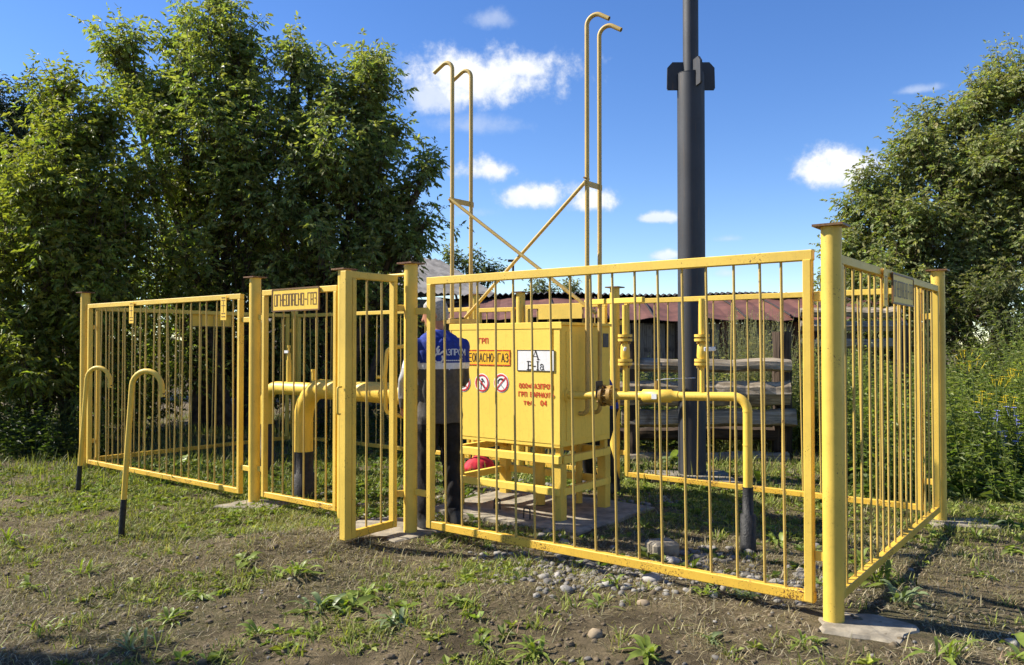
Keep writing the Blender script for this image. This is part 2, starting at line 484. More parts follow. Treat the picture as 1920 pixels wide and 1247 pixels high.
def strokes(mb, lines, th, o, ax, ay, an, lift=.0015, k0=0):
    """thick polylines in the plane (o, ax, ay), each piece a little higher than the last"""
    k = k0
    for ln in lines:
        for i in range(len(ln) - 1):
            a = Vector((ln[i][0], ln[i][1])); b = Vector((ln[i + 1][0], ln[i + 1][1]))
            d = b - a
            if d.length < 1e-6: continue
            d.normalize(); n = Vector((-d.y, d.x)) * th / 2; e = d * th * .42
            q = [a - e - n, b + e - n, b + e + n, a - e + n]
            h = lift + (k % 7) * .00016; k += 1
            mb.add([o + ax * p.x + ay * p.y + an * h for p in q], [(0, 1, 2, 3)])
    return k
def write(mb, text, h, o, ax, ay, an, aspect=.6, gap=.28, th=.14, center=True, lift=.0015):
    w = h * aspect; adv = w + h * gap
    tot = adv * len(text) - h * gap
    x = -tot / 2 if center else 0; k = 0
    for ch in text:
        k = strokes(mb, [[(x + p[0] * w, p[1] * h) for p in ln] for ln in G[ch]], h * th, o, ax, ay, an, lift, k)
        x += adv
def disc(mb, c, r0, r1, ax, ay, an, lift, n=32, sx=1):
    if r0 <= 0:
        mb.add([c + an * lift + (ax * math.cos(2 * math.pi * i / n) + ay * math.sin(2 * math.pi * i / n)) * r1 for i in range(n)], [list(range(n))])
    else:
        vs = [c + an * lift + (ax * math.cos(2 * math.pi * i / n) + ay * math.sin(2 * math.pi * i / n)) * r for r in (r0, r1) for i in range(n)]
        mb.add(vs, [(i, (i + 1) % n, n + (i + 1) % n, n + i)[::-1] for i in range(n)])

# ================================================================== ground
def make_ground():
    n = 190
    t = np.linspace(-1, 1, n)
    xs = .75 * np.sinh(7.1 * t)
    ty = np.linspace(-.8, 1, n)
    ys = 5.0 + .75 * np.sinh(7.1 * ty)
    X, Y = np.meshgrid(xs, ys)
    Zz = gz(X, Y)
    v = np.stack([X, Y, Zz], -1).reshape(-1, 3)
    i = np.arange(n * n).reshape(n, n)
    f = np.stack([i[:-1, :-1], i[:-1, 1:], i[1:, 1:], i[1:, :-1]], -1).reshape(-1, 4)
    o = np_mesh('ground', v, f, 'ground', smooth=True)
    o['kind'] = 'structure'
    o['label'] = 'dry trampled soil with patchy grass around the gas station'
make_ground()

# ================================================================== fence
PH = 2.06
def post(s, t, label, h=PH, cap=True, r=.052):
    b = F(s, t); b.z = gzf(b.x, b.y) - .12
    e = thing('fence_post', (b.x, b.y, 0), label, 'fence post', 'round steel posts of the yellow fence')
    mb = MB(); mb.cyl(b, F(s, t, h), r, 24); mb.build('post_pipe', 'yellow', e)
    if cap:
        mb = MB(); mb.box(F(s, t, h + .006), (.155, .15, .012), (U, V, Z)); mb.build('cap_plate', 'rust_cap', e)
    return e

def panel(p0, p1, nrm, zb, zt, bars, label, name='barred_fence', posts=(None, None), w=.05, group='yellow barred fence panels', cat='fence panel', barr=.0075):
    """frame of steel angle between two points on the ground line; bars: list of (bottom fraction, top fraction)"""
    d = (p1 - p0); L = d.length; d.normalize()
    e = thing(name, (p0.x, p0.y, 0), label, cat, group)
    a = p0; b = p1
    mb = MB(); mb.bar(a + Z * zt, b + Z * zt, w * .85, w); mb.build('top_rail', 'yellow', e)
    mb = MB(); mb.bar(a + Z * zb, b + Z * zb, w * .85, w); mb.build('bottom_rail', 'yellow_rail', e)
    for q, sg in ((a, 1), (b, -1)):
        mb = MB(); c = q + d * sg * w * .5
        mb.bar(c + Z * (zb - w / 2 + .002), c + Z * (zt + w / 2 - .051), w, w * .78, d); mb.build('stile', 'yellow', e)
    base = None
    for (f0, f1) in bars:
        lo = a + d * L * f0 + Z * (zb + w * .4) + nrm * 0.0; hi = a + d * L * f1 + Z * (zt - w * .4)
        if base is None:
            mb = MB(); mb.tube([P(0, 0, 0), P(0, 0, 1)], barr, 8, cap=False)
            base = mb.build('bar', 'yellow_bar'); base.parent = e; o = base
        else:
            o = link(bpy.data.objects.new('bar', base.data)); o.parent = e
        dd = hi - lo
        o.location = lo - LOC[e.name]
        o.rotation_mode = 'QUATERNION'
        o.rotation_quaternion = dd.to_track_quat('Z', 'Y')
        o.scale = (1, 1, dd.length)
        LOC[o.name] = LOC[e.name]
    for q, pp in ((a, posts[0]), (b, posts[1])):
        if pp is None: continue
        for zz in (zb + .22, zt - .22):
            mb = MB(); mb.bar(q + Z * zz, pp + Z * zz, .012, .05); mb.build('bracket', 'yellow', e)
    return e
def even(n, seed, jit=.009):
    r = random.Random(seed)
    return [((i + 1) / (n + 1) + r.uniform(-jit, jit), (i + 1) / (n + 1) + r.uniform(-jit, jit)) for i in range(n)]

SP = [0, 3.09, 3.86, 5.10, 8.50]
names = ['thick yellow corner post on the nearest concrete footing', 'yellow gate post in front of the man in the blue jacket',
         'yellow post behind the free edge of the open gate', 'yellow post left of the narrow panel with the warning plate', 'yellow corner post at the far left end of the fence']
for s, lb in zip(SP, names): post(s, 0, lb)
SR = [0, 3.05, 4.30, 4.98, 8.50]
namesr = ['yellow corner post at the far right end of the side panel', 'yellow rear post just right of the cabinet', 'yellow rear post rising behind the cabinet roof centre',
          'yellow rear post rising behind the cabinet roof left half', 'yellow rear corner post behind the bent pipes']
for s, lb in zip(SR, namesr): post(s, T, lb, h=PH - .01)

# front right panel: bars placed as seen
sa, sb = s_of(1526), s_of(803)
bots = [837, 867, 899, 932, 968, 1003, 1039, 1077, 1117, 1156, 1198, 1241, 1286, 1332, 1381, 1432, 1470]
tops = [833, 863, 895, 929, 962, 996, 1031, 1069, 1107, 1148, 1190, 1233, 1279, 1324, 1376, 1425, 1465]
panel(F(sa, 0), F(sb, 0), -V, .115, 1.92, [((s_of(p) - sa) / (sb - sa), (s_of(q) - sa) / (sb - sa)) for p, q in zip(bots, tops)],
      'wide yellow barred panel in front of the cabinet, nearest the camera', posts=(F(SP[0], 0), F(SP[1], 0)), w=.056, barr=.008)
panel(F(s_of(635), 0), F(s_of(494), 0), -V, .10, 1.915, even(6, 2), 'narrow yellow barred panel carrying the long warning plate', posts=(F(SP[2], 0), F(SP[3], 0)))
panel(F(s_of(454), 0), F(8.40, 0), -V, .085, 1.90, even(20, 3), 'long yellow barred panel behind the two hooked vent tubes', posts=(F(SP[3], 0), F(SP[4], 0)))
panel(F(0, .1), F(0, T - .1), U, .12, 1.90, even(16, 4), 'yellow barred side panel at the right end with shaded plates', posts=(F(0, 0), F(0, T)))
panel(F(8.5, .12), F(8.5, T - .1), U, .09, 1.88, even(17, 5), 'yellow barred side panel at the left end under the trees', posts=(F(8.5, 0), F(8.5, T)))
panel(F(.12, T), F(2.93, T), -V, .10, 1.90, even(16, 6), 'yellow barred rear panel in front of the dark steel pole', posts=(F(0, T), F(3.05, T)))
panel(F(3.15, T), F(4.22, T), -V, .10, 1.88, even(6, 7), 'narrow yellow barred rear panel behind the cabinet', posts=(F(3.05, T), F(4.3, T)))
panel(F(5.06, T), F(8.42, T), -V, .10, 1.88, even(21, 8), 'long yellow barred rear panel behind the bent pipes', posts=(F(4.98, T), F(8.5, T)))
# closed rear gate
panel(F(4.36, T - .03), F(4.92, T - .03), -V, .12, 1.86, even(3, 9), 'closed yellow rear gate half hidden behind the cabinet', name='gate', posts=(F(4.3, T - .03), F(4.98, T - .03)), cat='gate', group=None)
# open front gate, hinged on the gate post, swung towards the viewer
g0 = F(3.16, -.09); g1 = F(3.14, -.56)
gate = panel(g1, g0, -U, .10, 1.945, [(.36, .36), (.68, .68)], 'narrow yellow gate standing open towards the viewer', name='gate', posts=(None, F(3.09, 0)), cat='gate', group=None, w=.052, barr=.008)
mb = MB(); hb = g1 + V * .03 - U * .0
mb.bar(g1 + Z * .075 - V * .03, g1 + Z * 1.968 - V * .03, .062, .06, V); mb.build('edge_stile', 'yellow', gate)
mb = MB(); q = g1 - V * .07 + Z * 1.10
mb.tube(bend([q + Z * .05, q - V * .035 + Z * .05, q - V * .035 - Z * .14, q - Z * .14 - V * .01], .015, 4), .008, 8)
mb.build('handle', 'yellow', gate)
# lintel bar tying the gate posts
mb = MB(); mb.tube([F(3.12, 0, 1.985), F(3.84, 0, 1.985)], .013, 10); o = mb.build('gate_lintel_bar', 'yellow')
tag(o, 'thin yellow tie bar above the gate opening', 'bar')

# ------------------------------------------------------------------ plates on the fence
def plate(name, c, ax, an, w, h, mat, label, cat='sign', frame=None, group=None):
    e = thing(name, c, label, cat, group)
    mb = MB(); mb.box(c, (w, .004, h), (ax, an, Z)); mb.build('plate', mat, e)
    return e
STEN = 'oГНЕoПacНo-Гaz'
def stencil_sign(c, ax, an, w, h, label, back=False):
    e = plate('warning_sign', c, ax, an, w, h, 'sign_yellow', label)
    if not back:
        mb = MB(); write(mb, STEN, h * .52, c - Z * h * .26 + an * .002, ax, Z, an, aspect=.30, gap=(w * .92 / 14 - h * .52 * .30) / (h * .52), th=.09)
        mb.build('lettering', 'brown_letter', e)
        mb = MB()
        for (a, b) in (((-.5, -.5), (.5, -.5)), ((.5, -.5), (.5, .5)), ((.5, .5), (-.5, .5)), ((-.5, .5), (-.5, -.5))):
            mb.bar(c + ax * a[0] * w + Z * a[1] * h, c + ax * b[0] * w + Z * b[1] * h, .012, .012, an, 0)
        mb.build('rim', 'brown_letter', e)
    return e
s0 = (s_of(517) + s_of(604)) / 2; ww = abs(s_of(517) - s_of(604))
stencil_sign(F(s0, -.035, 1.84), -U, -V, ww, .19, 'yellow plate lettered fire hazard gas on the narrow panel')
def small_plate(px, label):
    c = F(s_of(px), -.035, 1.80)
    e = plate('marker_plate', c, -U, -V, .095, .235, 'sign_yellow', label)
    mb = MB(); o = c + (-V) * .002
    strokes(mb, [[(-.03, .07), (.03, .07)], [(0, .07), (0, -.04)], [(-.03, .02), (.03, .02)]], .006, o, -U, Z, -V)
    strokes(mb, [[(-.028, -.055), (-.008, -.055)], [(.005, -.055), (.028, -.055)], [(-.028, -.085), (-.008, -.085)], [(.005, -.085), (.028, -.085)], [(-.028, .095), (.0, .095)], [(.01, .095), (.028, .095)]], .009, o, -U, Z, -V)
    mb.build('lettering', 'brown_letter', e)
small_plate(252, 'small upright marker plate near the left end of the long panel')
small_plate(425, 'small upright marker plate near the right end of the long panel')
stencil_sign(F(-.035, 1.52, 1.81), V, -U, .62, .19, 'shaded lettered plate on the right side panel')
c = F(-.035, 1.02, 1.80); e = plate('marker_plate', c, V, -U, .095, .235, 'sign_yellow', 'small shaded marker plate on the right side panel')
mb = MB(); strokes(mb, [[(-.03, .07), (.03, .07)], [(0, .07), (0, -.04)], [(-.028, -.07), (.028, -.07)]], .007, c - U * .002, V, Z, -U); mb.build('lettering', 'brown_letter', e)
stencil_sign(F(8.535, 1.65, 1.79), V, U, .62, .19, 'yellow plate seen from behind on the left side panel')
c = F(3.72, T - .05, 1.80)
e = plate('board', c, -U, -V, .58, .13, 'yellow', 'blank yellow board on the rear panel above the cabinet', 'board')

# ================================================================== cabinet
CS0, CS1, CT0, CT1 = 2.35, 3.52, .94, 1.70
CZ0, CZ1 = .625, 1.605
cab = thing('gas_cabinet', F((CS0 + CS1) / 2, (CT0 + CT1) / 2, .04), 'yellow steel gas regulator cabinet with warning signs on a raised frame', 'gas cabinet')
mid = F((CS0 + CS1) / 2, (CT0 + CT1) / 2)
w_, d_ = CS1 - CS0, CT1 - CT0
mb = MB(); mb.box(mid + Z * (CZ0 + CZ1) / 2, (w_, d_, CZ1 - CZ0), (-U, V, Z), .006); cab_body = mb.build('body', 'yellow_cab', cab)
mb = MB(); mb.box(mid + Z * (CZ1 + .012), (w_ + .035, d_ + .035, .024), (-U, V, Z), .003)
mb.box(F((CS0 + CS1) / 2, CT0 - .016, CZ1 - .012), (w_ + .034, .003, .03), (-U, V, Z)); mb.build('roof_lid', 'yellow_cab', cab)
# door leaf on the front, proud of the body, with corner strip on the right
dr = F((CS0 + .075 + CS1 - .012) / 2, CT0 - .006, (CZ0 + CZ1) / 2 + .008)
mb = MB(); mb.box(dr, (w_ - .087, .016, CZ1 - CZ0 - .035), (-U, V, Z), .003); door = mb.build('door', 'yellow_cab', cab)
mb = MB(); mb.box(F(CS0 + .032, CT0 - .004, (CZ0 + CZ1) / 2), (.06, .012, CZ1 - CZ0 - .012), (-U, V, Z), .002); mb.build('corner_strip', 'yellow_cab', cab)
mb = MB(); mb.box(F((CS0 + CS1) / 2, CT0 - .005, CZ0 + .012), (w_ - .004, .010, .03), (-U, V, Z), .002); mb.build('bottom_lip', 'yellow_cab', cab)
# side recess panel, plate and pipe collars
mb = MB(); mb.box(F(CS0 - .003, (CT0 + CT1) / 2 + .02, (CZ0 + CZ1) / 2), (.008, d_ * .86, (CZ1 - CZ0) * .9), (-U, V, Z), .002); mb.build('side_panel', 'yellow_cab', cab)
mb = MB(); mb.box(F(CS0 - .009, CT1 - .085, CZ1 - .12), (.004, .09, .12), (-U, V, Z)); mb.build('data_plate', 'rubber', cab)
for (tt, zz, rr) in ((.09, 1.04, .055), (.42, .90, .035)):
    mb = MB(); mb.cyl(F(CS0 + .01, CT0 + tt, zz), F(CS0 - .018, CT0 + tt, zz), rr, 20); mb.build('pipe_collar', 'yellow_cab', cab)
# frame and legs
for (ss, tt) in ((CS0 + .04, CT0 + .04), (CS1 - .04, CT0 + .04), (CS0 + .04, CT1 - .04), (CS1 - .04, CT1 - .04)):
    mb = MB(); mb.box(F(ss, tt, .26), (.085, .085, .47), (-U, V, Z), .004); mb.build('leg', 'yellow', cab)
    mb = MB(); mb.box(F(ss, tt, .56), (.05, .05, .128), (-U, V, Z), .003); mb.build('spacer_block', 'yellow', cab)
for zz, hh in ((.525, .065), (.27, .06)):
    for tt in (CT0 + .015, CT1 - .015):
        mb = MB(); mb.box(F((CS0 + CS1) / 2, tt - (.012 if tt < 1.3 else -.012), zz), (w_ - .01, .05, hh), (-U, V, Z), .004); mb.build('frame_rail', 'yellow_cab', cab)
    for ss in (CS0 + .015, CS1 - .015):
        mb = MB(); mb.box(F(ss, (CT0 + CT1) / 2, zz - .003), (.05, d_ - .08, hh - .004), (-U, V, Z), .004); mb.build('frame_rail', 'yellow_cab', cab)
mb = MB(); mb.cyl(F(2.86, 1.36, .05), F(2.86, 1.36, CZ0), .047, 18); mb.build('riser_pipe', 'yellow', cab)
mb = MB(); mb.cyl(F(2.62, 1.62, .05), F(2.62, 1.62, CZ0), .03, 14); mb.build('riser_pipe', 'yellow', cab)
# signs on the door: positions from the photograph, on the door plane
FT = CT0 - .0155
def fs_px(px):                                   # s on the cabinet front plane at a column
    k = (px - 960) / FPX
    q = AX + V * FT
    return (q.x - k * q.y) / (-U.x + k * U.y)
def fz_py(px, py):
    q = F(fs_px(px), FT); return EYE + (HOR - py) / FPX * q.y
def fpos(px, py): 
    return F(fs_px(px), FT, fz_py(px, py))
nF = -V; xF = -U
def cab_text(text, px, py, h, aspect, gap, th, mat, nm='lettering', lift=.001):
    mb = MB(); write(mb, text, h, fpos(px, py) - Z * h / 2, xF, Z, nF, aspect, gap, th, lift=lift); return mb.build(nm, mat, cab)
cab_text('ГРП', 906, 639, .042, .62, .30, .2, 'red_paint')
cab_text('ООО«ГАЗПРОМ', 1004, 724, .036, .60, .26, .2, 'red_paint')
cab_text('ГРП БАРНАУЛ»', 1005, 740, .036, .60, .24, .2, 'red_paint')
cab_text('тел. 04', 1003, 755, .038, .60, .30, .2, 'red_paint')
# orange sign
o1 = fpos(957, 671); x0s = fs_px(957)
sw = .60
sc = F(x0s + sw / 2, FT, o1.z)
hsn = thing('warning_sign', sc, 'orange plate with red dashed border and black lettering on the cabinet', 'sign')
mb = MB(); mb.box(sc, (sw, .003, .135), (xF, V, Z)); mb.build('plate', 'orange', hsn)
mb = MB(); write(mb, 'ОГНЕОПАСНО-ГАЗ', .068, sc - Z * .034 + nF * .0015, xF, Z, nF, .42, (.565 / 14 - .068 * .42) / .068, .115, lift=.001); mb.build('lettering', 'black_paint', hsn)
mb = MB()
for k in range(7):
    for zz in (-.062, .062):
        xx = -sw / 2 + sw * (k + .5) / 7
        mb.box(sc + xF * xx + Z * zz + nF * .003, (sw / 7 - .008, .002, .007), (xF, V, Z))
for k in range(2):
    for xx in (-sw / 2 + .005, sw / 2 - .005):
        mb.box(sc + xF * xx + Z * (-.0285 + k * .057) + nF * .003, (.007, .002, .05), (xF, V, Z))
mb.build('border', 'red_sign', hsn)
# white category plate
wc = fpos(1004, 676)
wp = thing('category_plate', wc, 'white plate with black serif letters on the cabinet', 'sign')
wW, wH = abs(fs_px(969) - fs_px(1038)), .175
mb = MB(); mb.box(wc, (wW, .003, wH), (xF, V, Z)); mb.build('plate', 'white', wp)
mb = MB()
for sg in (-1, 1):
    mb.box(wc + Z * sg * (wH / 2 - .003) + nF * .0027, (wW, .002, .006), (xF, V, Z))
    mb.box(wc + xF * sg * (wW / 2 - .002) + nF * .0027, (.004, .002, wH - .013), (xF, V, Z))
mb.build('border', 'black_paint', wp)
mb = MB()
def ser(mb, lines, th, o, k=0): return strokes(mb, lines, th, o, xF, Z, nF, .001, k)
oA = wc + nF * .0015 + Z * .008
ser(mb, [[(-.030, 0), (.002, .072)], [(-.018, .024), (.014, .024)]], .005, oA)
ser(mb, [[(.002, .072), (.030, 0)]], .012, oA, 3)
ser(mb, [[(-.040, 0), (-.020, 0)], [(.018, 0), (.044, 0)]], .005, oA, 5)
oB = wc + nF * .0015 - Z * .075
ser(mb, [[(-.072, .0), (-.072, .066)]], .011, oB)
ser(mb, [[(-.083, .066), (-.055, .066)] + arcp(-.055, .05, .018, .016, 90, -90, 6) + [(-.07, .034)], [(-.055, .034)] + arcp(-.053, .017, .023, .017, 90, -90, 6) + [(-.083, 0)]], .008, oB, 2)
ser(mb, [[(-.018, .028), (.002, .028)]], .008, oB, 4)
ser(mb, [[(.024, 0), (.024, .066)]], .012, oB, 1)
ser(mb, [[(.012, .066), (.036, .066)], [(.012, 0), (.036, 0)]], .005, oB, 3)
ser(mb, [[(.052, .036)] + arcp(.064, .032, .014, .013, 150, 0, 5) + [(.078, .004), (.086, .001)]], .008, oB, 5)
ser(mb, [arcp(.063, .013, .014, .013, 60, 330, 8)], .006, oB, 6)
mb.build('lettering', 'black_paint', wp)
# prohibition roundels
def roundel(px, py, r, kind, label):
    c = fpos(px, py)
    e = thing('prohibition_sign', c, label, 'sign', 'round prohibition signs on the cabinet door')
    mb = MB(); disc(mb, c, 0, r * 1.1, xF, Z, nF, .001); mb.build('disc', 'white', e)
    mb = MB()
    if kind == 'match':
        strokes(mb, [[(-.03, -.03), (.0, .0)], [(-.045, -.02), (-.02, -.045), (.02, -.035), (.03, -.02)]], .007, c, xF, Z, nF, .002)
        strokes(mb, [arcp(.008, .02, .014, .024, 0, 360, 10), [(0, .01), (.012, .03)]], .006, c, xF, Z, nF, .002)
    elif kind == 'person':
        strokes(mb, [[(-.01, .012), (-.012, -.008)], [(-.004, .012), (.004, -.008)]], .014, c, xF, Z, nF, .002)
        strokes(mb, [[(-.012, .016), (-.028, .026), (-.032, .04)], [(.0, .012), (.02, .02), (.026, .006)], [(-.008, -.012), (-.010, -.035), (-.012, -.052)], [(.0, -.012), (.016, -.03), (.028, -.044)]], .008, c, xF, Z, nF, .002, 3)
        disc(mb, c + xF * .002 + Z * .032, 0, .010, xF, Z, nF, .0035, 14)
    else:
        strokes(mb, [arcp(0, .012, .030, .022, 20, 170, 8), [(-.034, .018), (-.034, -.002)], [(.0, .03), (.02, .02)]], .012, c, xF, Z, nF, .002)
        strokes(mb, [[(-.01, -.01), (.026, -.044)], [(-.02, -.02), (-.03, -.036)]], .005, c, xF, Z, nF, .002, 4)
    mb.build('pictogram', 'black_paint', e)
    mb = MB(); disc(mb, c, r * .82, r, xF, Z, nF, .0036)
    sg = -1 if kind != 'phone' else 1
    strokes(mb, [[(-r * .62, -sg * r * .62 * -1 if sg > 0 else r * .62), (r * .62, r * .62 if sg > 0 else -r * .62)]] if sg < 0 else [[(-r * .62, -r * .62), (r * .62, r * .62)]], r * .13, c, xF, Z, nF, .0042)
    mb.build('ring', 'red_sign', e)
roundel(869, 717, .074, 'match', 'round red prohibition sign half hidden by the man')
roundel(904, 718, .074, 'person', 'round red prohibition sign with walking figure, middle of three')
roundel(940, 718, .074, 'phone', 'round red prohibition sign, rightmost of three')

# ------------------------------------------------------------------ vents (tall hooked pipes) with braces
def vent(s, t, top, hookdir, base, label, hook_r=.07, drop=.10, reach=.19):
    b = F(s, t)
    e = thing('vent_pipe', (b.x, b.y, base), label, 'vent pipe', 'tall hooked vent pipes of the cabinet')
    h = hookdir.normalized()
    c = b + Z * (top - hook_r) + h * hook_r
    pts = [b + Z * base] + [b + Z * z for z in (1.6, 2.4, 3.2)] + arc(c, -h, Z, 0, R(128), hook_r, 10)
    dn = (pts[-1] - pts[-2]).normalized()
    pts.append(pts[-1] + dn * max(.04, reach - hook_r * 1.2))
    mb = MB(); mb.tube(pts, .0185, 12, cap=False); pipe = mb.build('pipe', 'yellow_vent', e)
    mb = MB(); mb.cyl(pts[-1] - dn * .02, pts[-1] - dn * .012, .0165, 12); mb.build('bore', 'dark_metal', e)
    # short elbow into the cabinet
    inn = -1 if s > CS1 else 1
    mb = MB(); mb.tube(bend([b + Z * base, b + Z * (base - .12), b + Z * (base - .12) + U * inn * .1], .05, 5), .0185, 12); mb.build('elbow', 'yellow_vent', e)
    return b
vl1 = vent(CS1 + .075, CT0 + .085, 4.02, U - V * .15, 1.35, 'hooked vent pipe at the left side of the cabinet, front one')
vl2 = vent(CS1 + .075, CT0 + .345, 4.02, U - V * .15, 1.35, 'hooked vent pipe at the left side of the cabinet, rear one')
vr1 = vent(CS0 - .085, CT0 + .26, 4.15, -U * 1.0 + V * .15, 1.0, 'taller hooked vent pipe at the right side, front one', .08, reach=.175)
vr2 = vent(CS0 - .085, CT0 + .455, 4.12, -U * 1.0 + V * .15, 1.0, 'taller hooked vent pipe at the right side, rear one', .08, reach=.175)
br = thing('vent_brace', F(2.9, 1.2, 1.6), 'yellow crossed brace tying the two pairs of vent pipes', 'brace')
zl = EYE + (HOR - 375) / FPX * vl1.y; zr = EYE + (HOR - 343) / FPX * vr1.y
mb = MB(); mb.bar(vl1 + Z * zl - V * .04, vl2 + Z * zl + V * .04, .006, .05); mb.build('clamp_bar', 'yellow_vent', br)
mb = MB(); mb.bar(vr1 + Z * zr - V * .04, vr2 + Z * zr + V * .04, .006, .05); mb.build('clamp_bar', 'yellow_vent', br)
mb = MB(); mb.tube([vl1 - V * .03 + Z * (zl + .01), at(1118, 588, vr1.y)], .015, 8); mb.build('diagonal_rod', 'yellow_vent', br)
mb = MB(); mb.tube([vr1 - V * .025 + Z * (zr + .01), at(872, 596, vl2.y + .02)], .015, 8); mb.build('diagonal_rod', 'yellow_vent', br)
mb = MB(); mb.bar(vl1 + Z * 1.66 - U * .0 - V * .05, vl1 + Z * 1.66 + V * .35, .05, .05); mb.build('bracket', 'yellow_vent', br)
for q, zz in ((vl1, zl), (vr1, zr + .04)):
    mb = MB(); mb.cyl(q + Z * zz - V * .05, q + Z * zz + V * .03, .008, 8); mb.build('bolt', 'valve_old', br)

# ------------------------------------------------------------------ large bent pipes on the left
def pipe_rise(pts, rad, bendr, r_black, zb0, zb1, name, label):
    e = thing(name, (pts[0][0], pts[0][1], gzf(pts[0][0], pts[0][1])), label, 'gas pipe', 'yellow gas pipes of the station')
    b = Vector(pts[0])
    path = bend([b + Z * zb1] + [Vector(p) for p in pts[1:]], bendr, 8)
    mb = MB(); mb.tube(path, rad, 22); mb.build('pipe', 'yellow_pipe', e)
    g = gzf(b.x, b.y)
    mb = MB(); mb.tube([b + Z * (g - .1), b + Z * zb0, b + Z * (zb0 + .01), b + Z * (zb1 + .012)], [r_black, r_black, rad * 1.04, rad * 1.04], 22); mb.build('black_sleeve', 'bitumen', e)
    return e, path
pb = P(-1.99, 7.55, 0); pz = 1.035
turn = P(-.97, 6.66, 0)
fend = turn + (turn - pb).normalized() * .16
L1 = [pb, pb + Z * pz, fend + Z * pz]
e1, _ = pipe_rise(L1, .090, .30, .108, .22, .42, 'gas_pipe', 'thick yellow pipe rising from a black sleeve behind the warning plate')
# weld seams
for (a, b) in ((pb + Z * .715, pb + Z * .723), ):
    mb = MB(); mb.cyl(a, b, .0925, 22); mb.build('weld_seam', 'yellow_pipe', e1)
dd = (turn - pb).normalized()
for k in (.27, .74):
    q = pb + dd * k + Z * pz; mb = MB(); mb.cyl(q, q + dd * .008, .0925, 22); mb.build('weld_seam', 'yellow_pipe', e1)
q = pb + dd * .16 + Z * (pz + .05)
mb = MB(); mb.cyl(q, q + Z * .11, .018, 12); mb.cyl(q + Z * .11, q + Z * .13, .024, 12); mb.build('stub', 'yellow_pipe', e1)
mb = MB(); mb.cyl(fend + Z * pz - dd * .03, fend + Z * pz - dd * .008, .12, 24); mb.build('flange', 'yellow_pipe', e1)
mb = MB(); mb.cyl(fend + Z * pz - dd * .004, fend + Z * pz + dd * .018, .12, 24); mb.build('blind_flange', 'yellow_pipe', e1)
# bypass loop in front of the pipe
lp = P(-.98, 6.42, 0)
def lpx(px, py): return at(px, py, 6.42)
mb = MB(); mb.tube(bend([lpx(766, 648), lpx(726, 653), lpx(722, 705), lpx(724, 774), lpx(762, 782)], .05, 5), .0165, 10)
mb.build('bypass_loop', 'yellow_pipe', e1)
mb = MB(); mb.cyl(lpx(706, 707), lpx(724, 707), .013, 10); mb.build('bypass_stub', 'yellow_pipe', e1)
pb2 = P(-2.86, 9.2, 0); pz2 = .955
end2 = F(CS1 - .005, CT0 + .42)
e2, _ = pipe_rise([pb2, pb2 + Z * pz2, end2 + Z * pz2], .074, .20, .095, .25, .52, 'gas_pipe', 'yellow pipe further back running into the left side of the cabinet')
dd2 = (end2 - pb2).normalized()
q = at(548, 700, 9.0); kk = (q - pb2).dot(dd2); q = pb2 + dd2 * kk + Z * (pz2 + .06)
mb = MB(); mb.cyl(q, q + Z * .26, .028, 12); mb.build('stub', 'yellow_pipe', e2)
mb = MB(); mb.cyl(q + Z * .26, q + Z * .34, .021, 12); mb.cyl(q + Z * .40, q + Z * .43, .018, 12); mb.cyl(q + Z * .33, q + Z * .41, .012, 10); mb.build('small_valve', 'yellow_pipe', e2)
mb = MB(); mb.box(q + Z * .355 - V * .03 - dd2 * .02, (.085, .01, .03), (dd2, V, Z)); mb.build('white_tag', 'white', e2)

# ------------------------------------------------------------------ right pipe with valves
rp0 = F(CS0 + .01, CT0 + .09, 1.04)
el = at(1401, 744, 5.62); 
base_r = P(el.x, el.y, 0)
e3 = thing('gas_pipe', (el.x, el.y, gzf(el.x, el.y)), 'slim yellow pipe with valves leaving the right side of the cabinet', 'gas pipe', 'yellow gas pipes of the station')
zz0 = EYE + (HOR - 915) / FPX * el.y
mb = MB(); mb.tube(bend([rp0, el, base_r + Z * zz0], .10, 8), .0325, 18); mb.build('pipe', 'yellow_pipe', e3)
dr3 = (el - rp0).normalized()
def on3(px):
    k = (px - 960) / FPX
    tt = (rp0.x - k * rp0.y) / (k * dr3.y - dr3.x)
    return rp0 + dr3 * tt
zz1 = EYE + (HOR - 962) / FPX * el.y
g3 = gzf(el.x, el.y)
mb = MB(); mb.tube([base_r + Z * (g3 - .15), base_r + Z * (zz1 - .005), base_r + Z * zz1, base_r + Z * (zz0 + .01)], [.056, .054, .039, .037], 18); mb.build('black_sleeve', 'bitumen', e3)
for zz in (EYE + (HOR - 835) / FPX * el.y, EYE + (HOR - 772) / FPX * el.y):
    mb = MB(); mb.cyl(base_r + Z * zz, base_r + Z * (zz + .008), .035, 18); mb.build('weld_seam', 'yellow_pipe', e3)
# old round gate valve by the cabinet
q = on3(1138); n3 = dr3
mb = MB(); mb.cyl(q - n3 * .045, q - n3 * .02, .085, 22); mb.cyl(q + n3 * .02, q + n3 * .05, .08, 22); mb.cyl(q - n3 * .02, q + n3 * .02, .055, 18)
vb = mb.build('flange_valve', 'valve_old', e3)
mb = MB()
for k in range(8):
    a = k / 8 * 6.283; rr = (Z * math.cos(a) + V * math.sin(a)) * .066
    mb.cyl(q + rr - n3 * .06, q + rr + n3 * .065, .009, 6)
mb.build('bolts', 'valve_old', vb)
mb = MB(); mb.box(q - n3 * .05 - V * .03 + Z * .05, (.012, .10, .13), (n3, V, Z), .005); mb.build('blind_spade', 'dark_metal', vb)
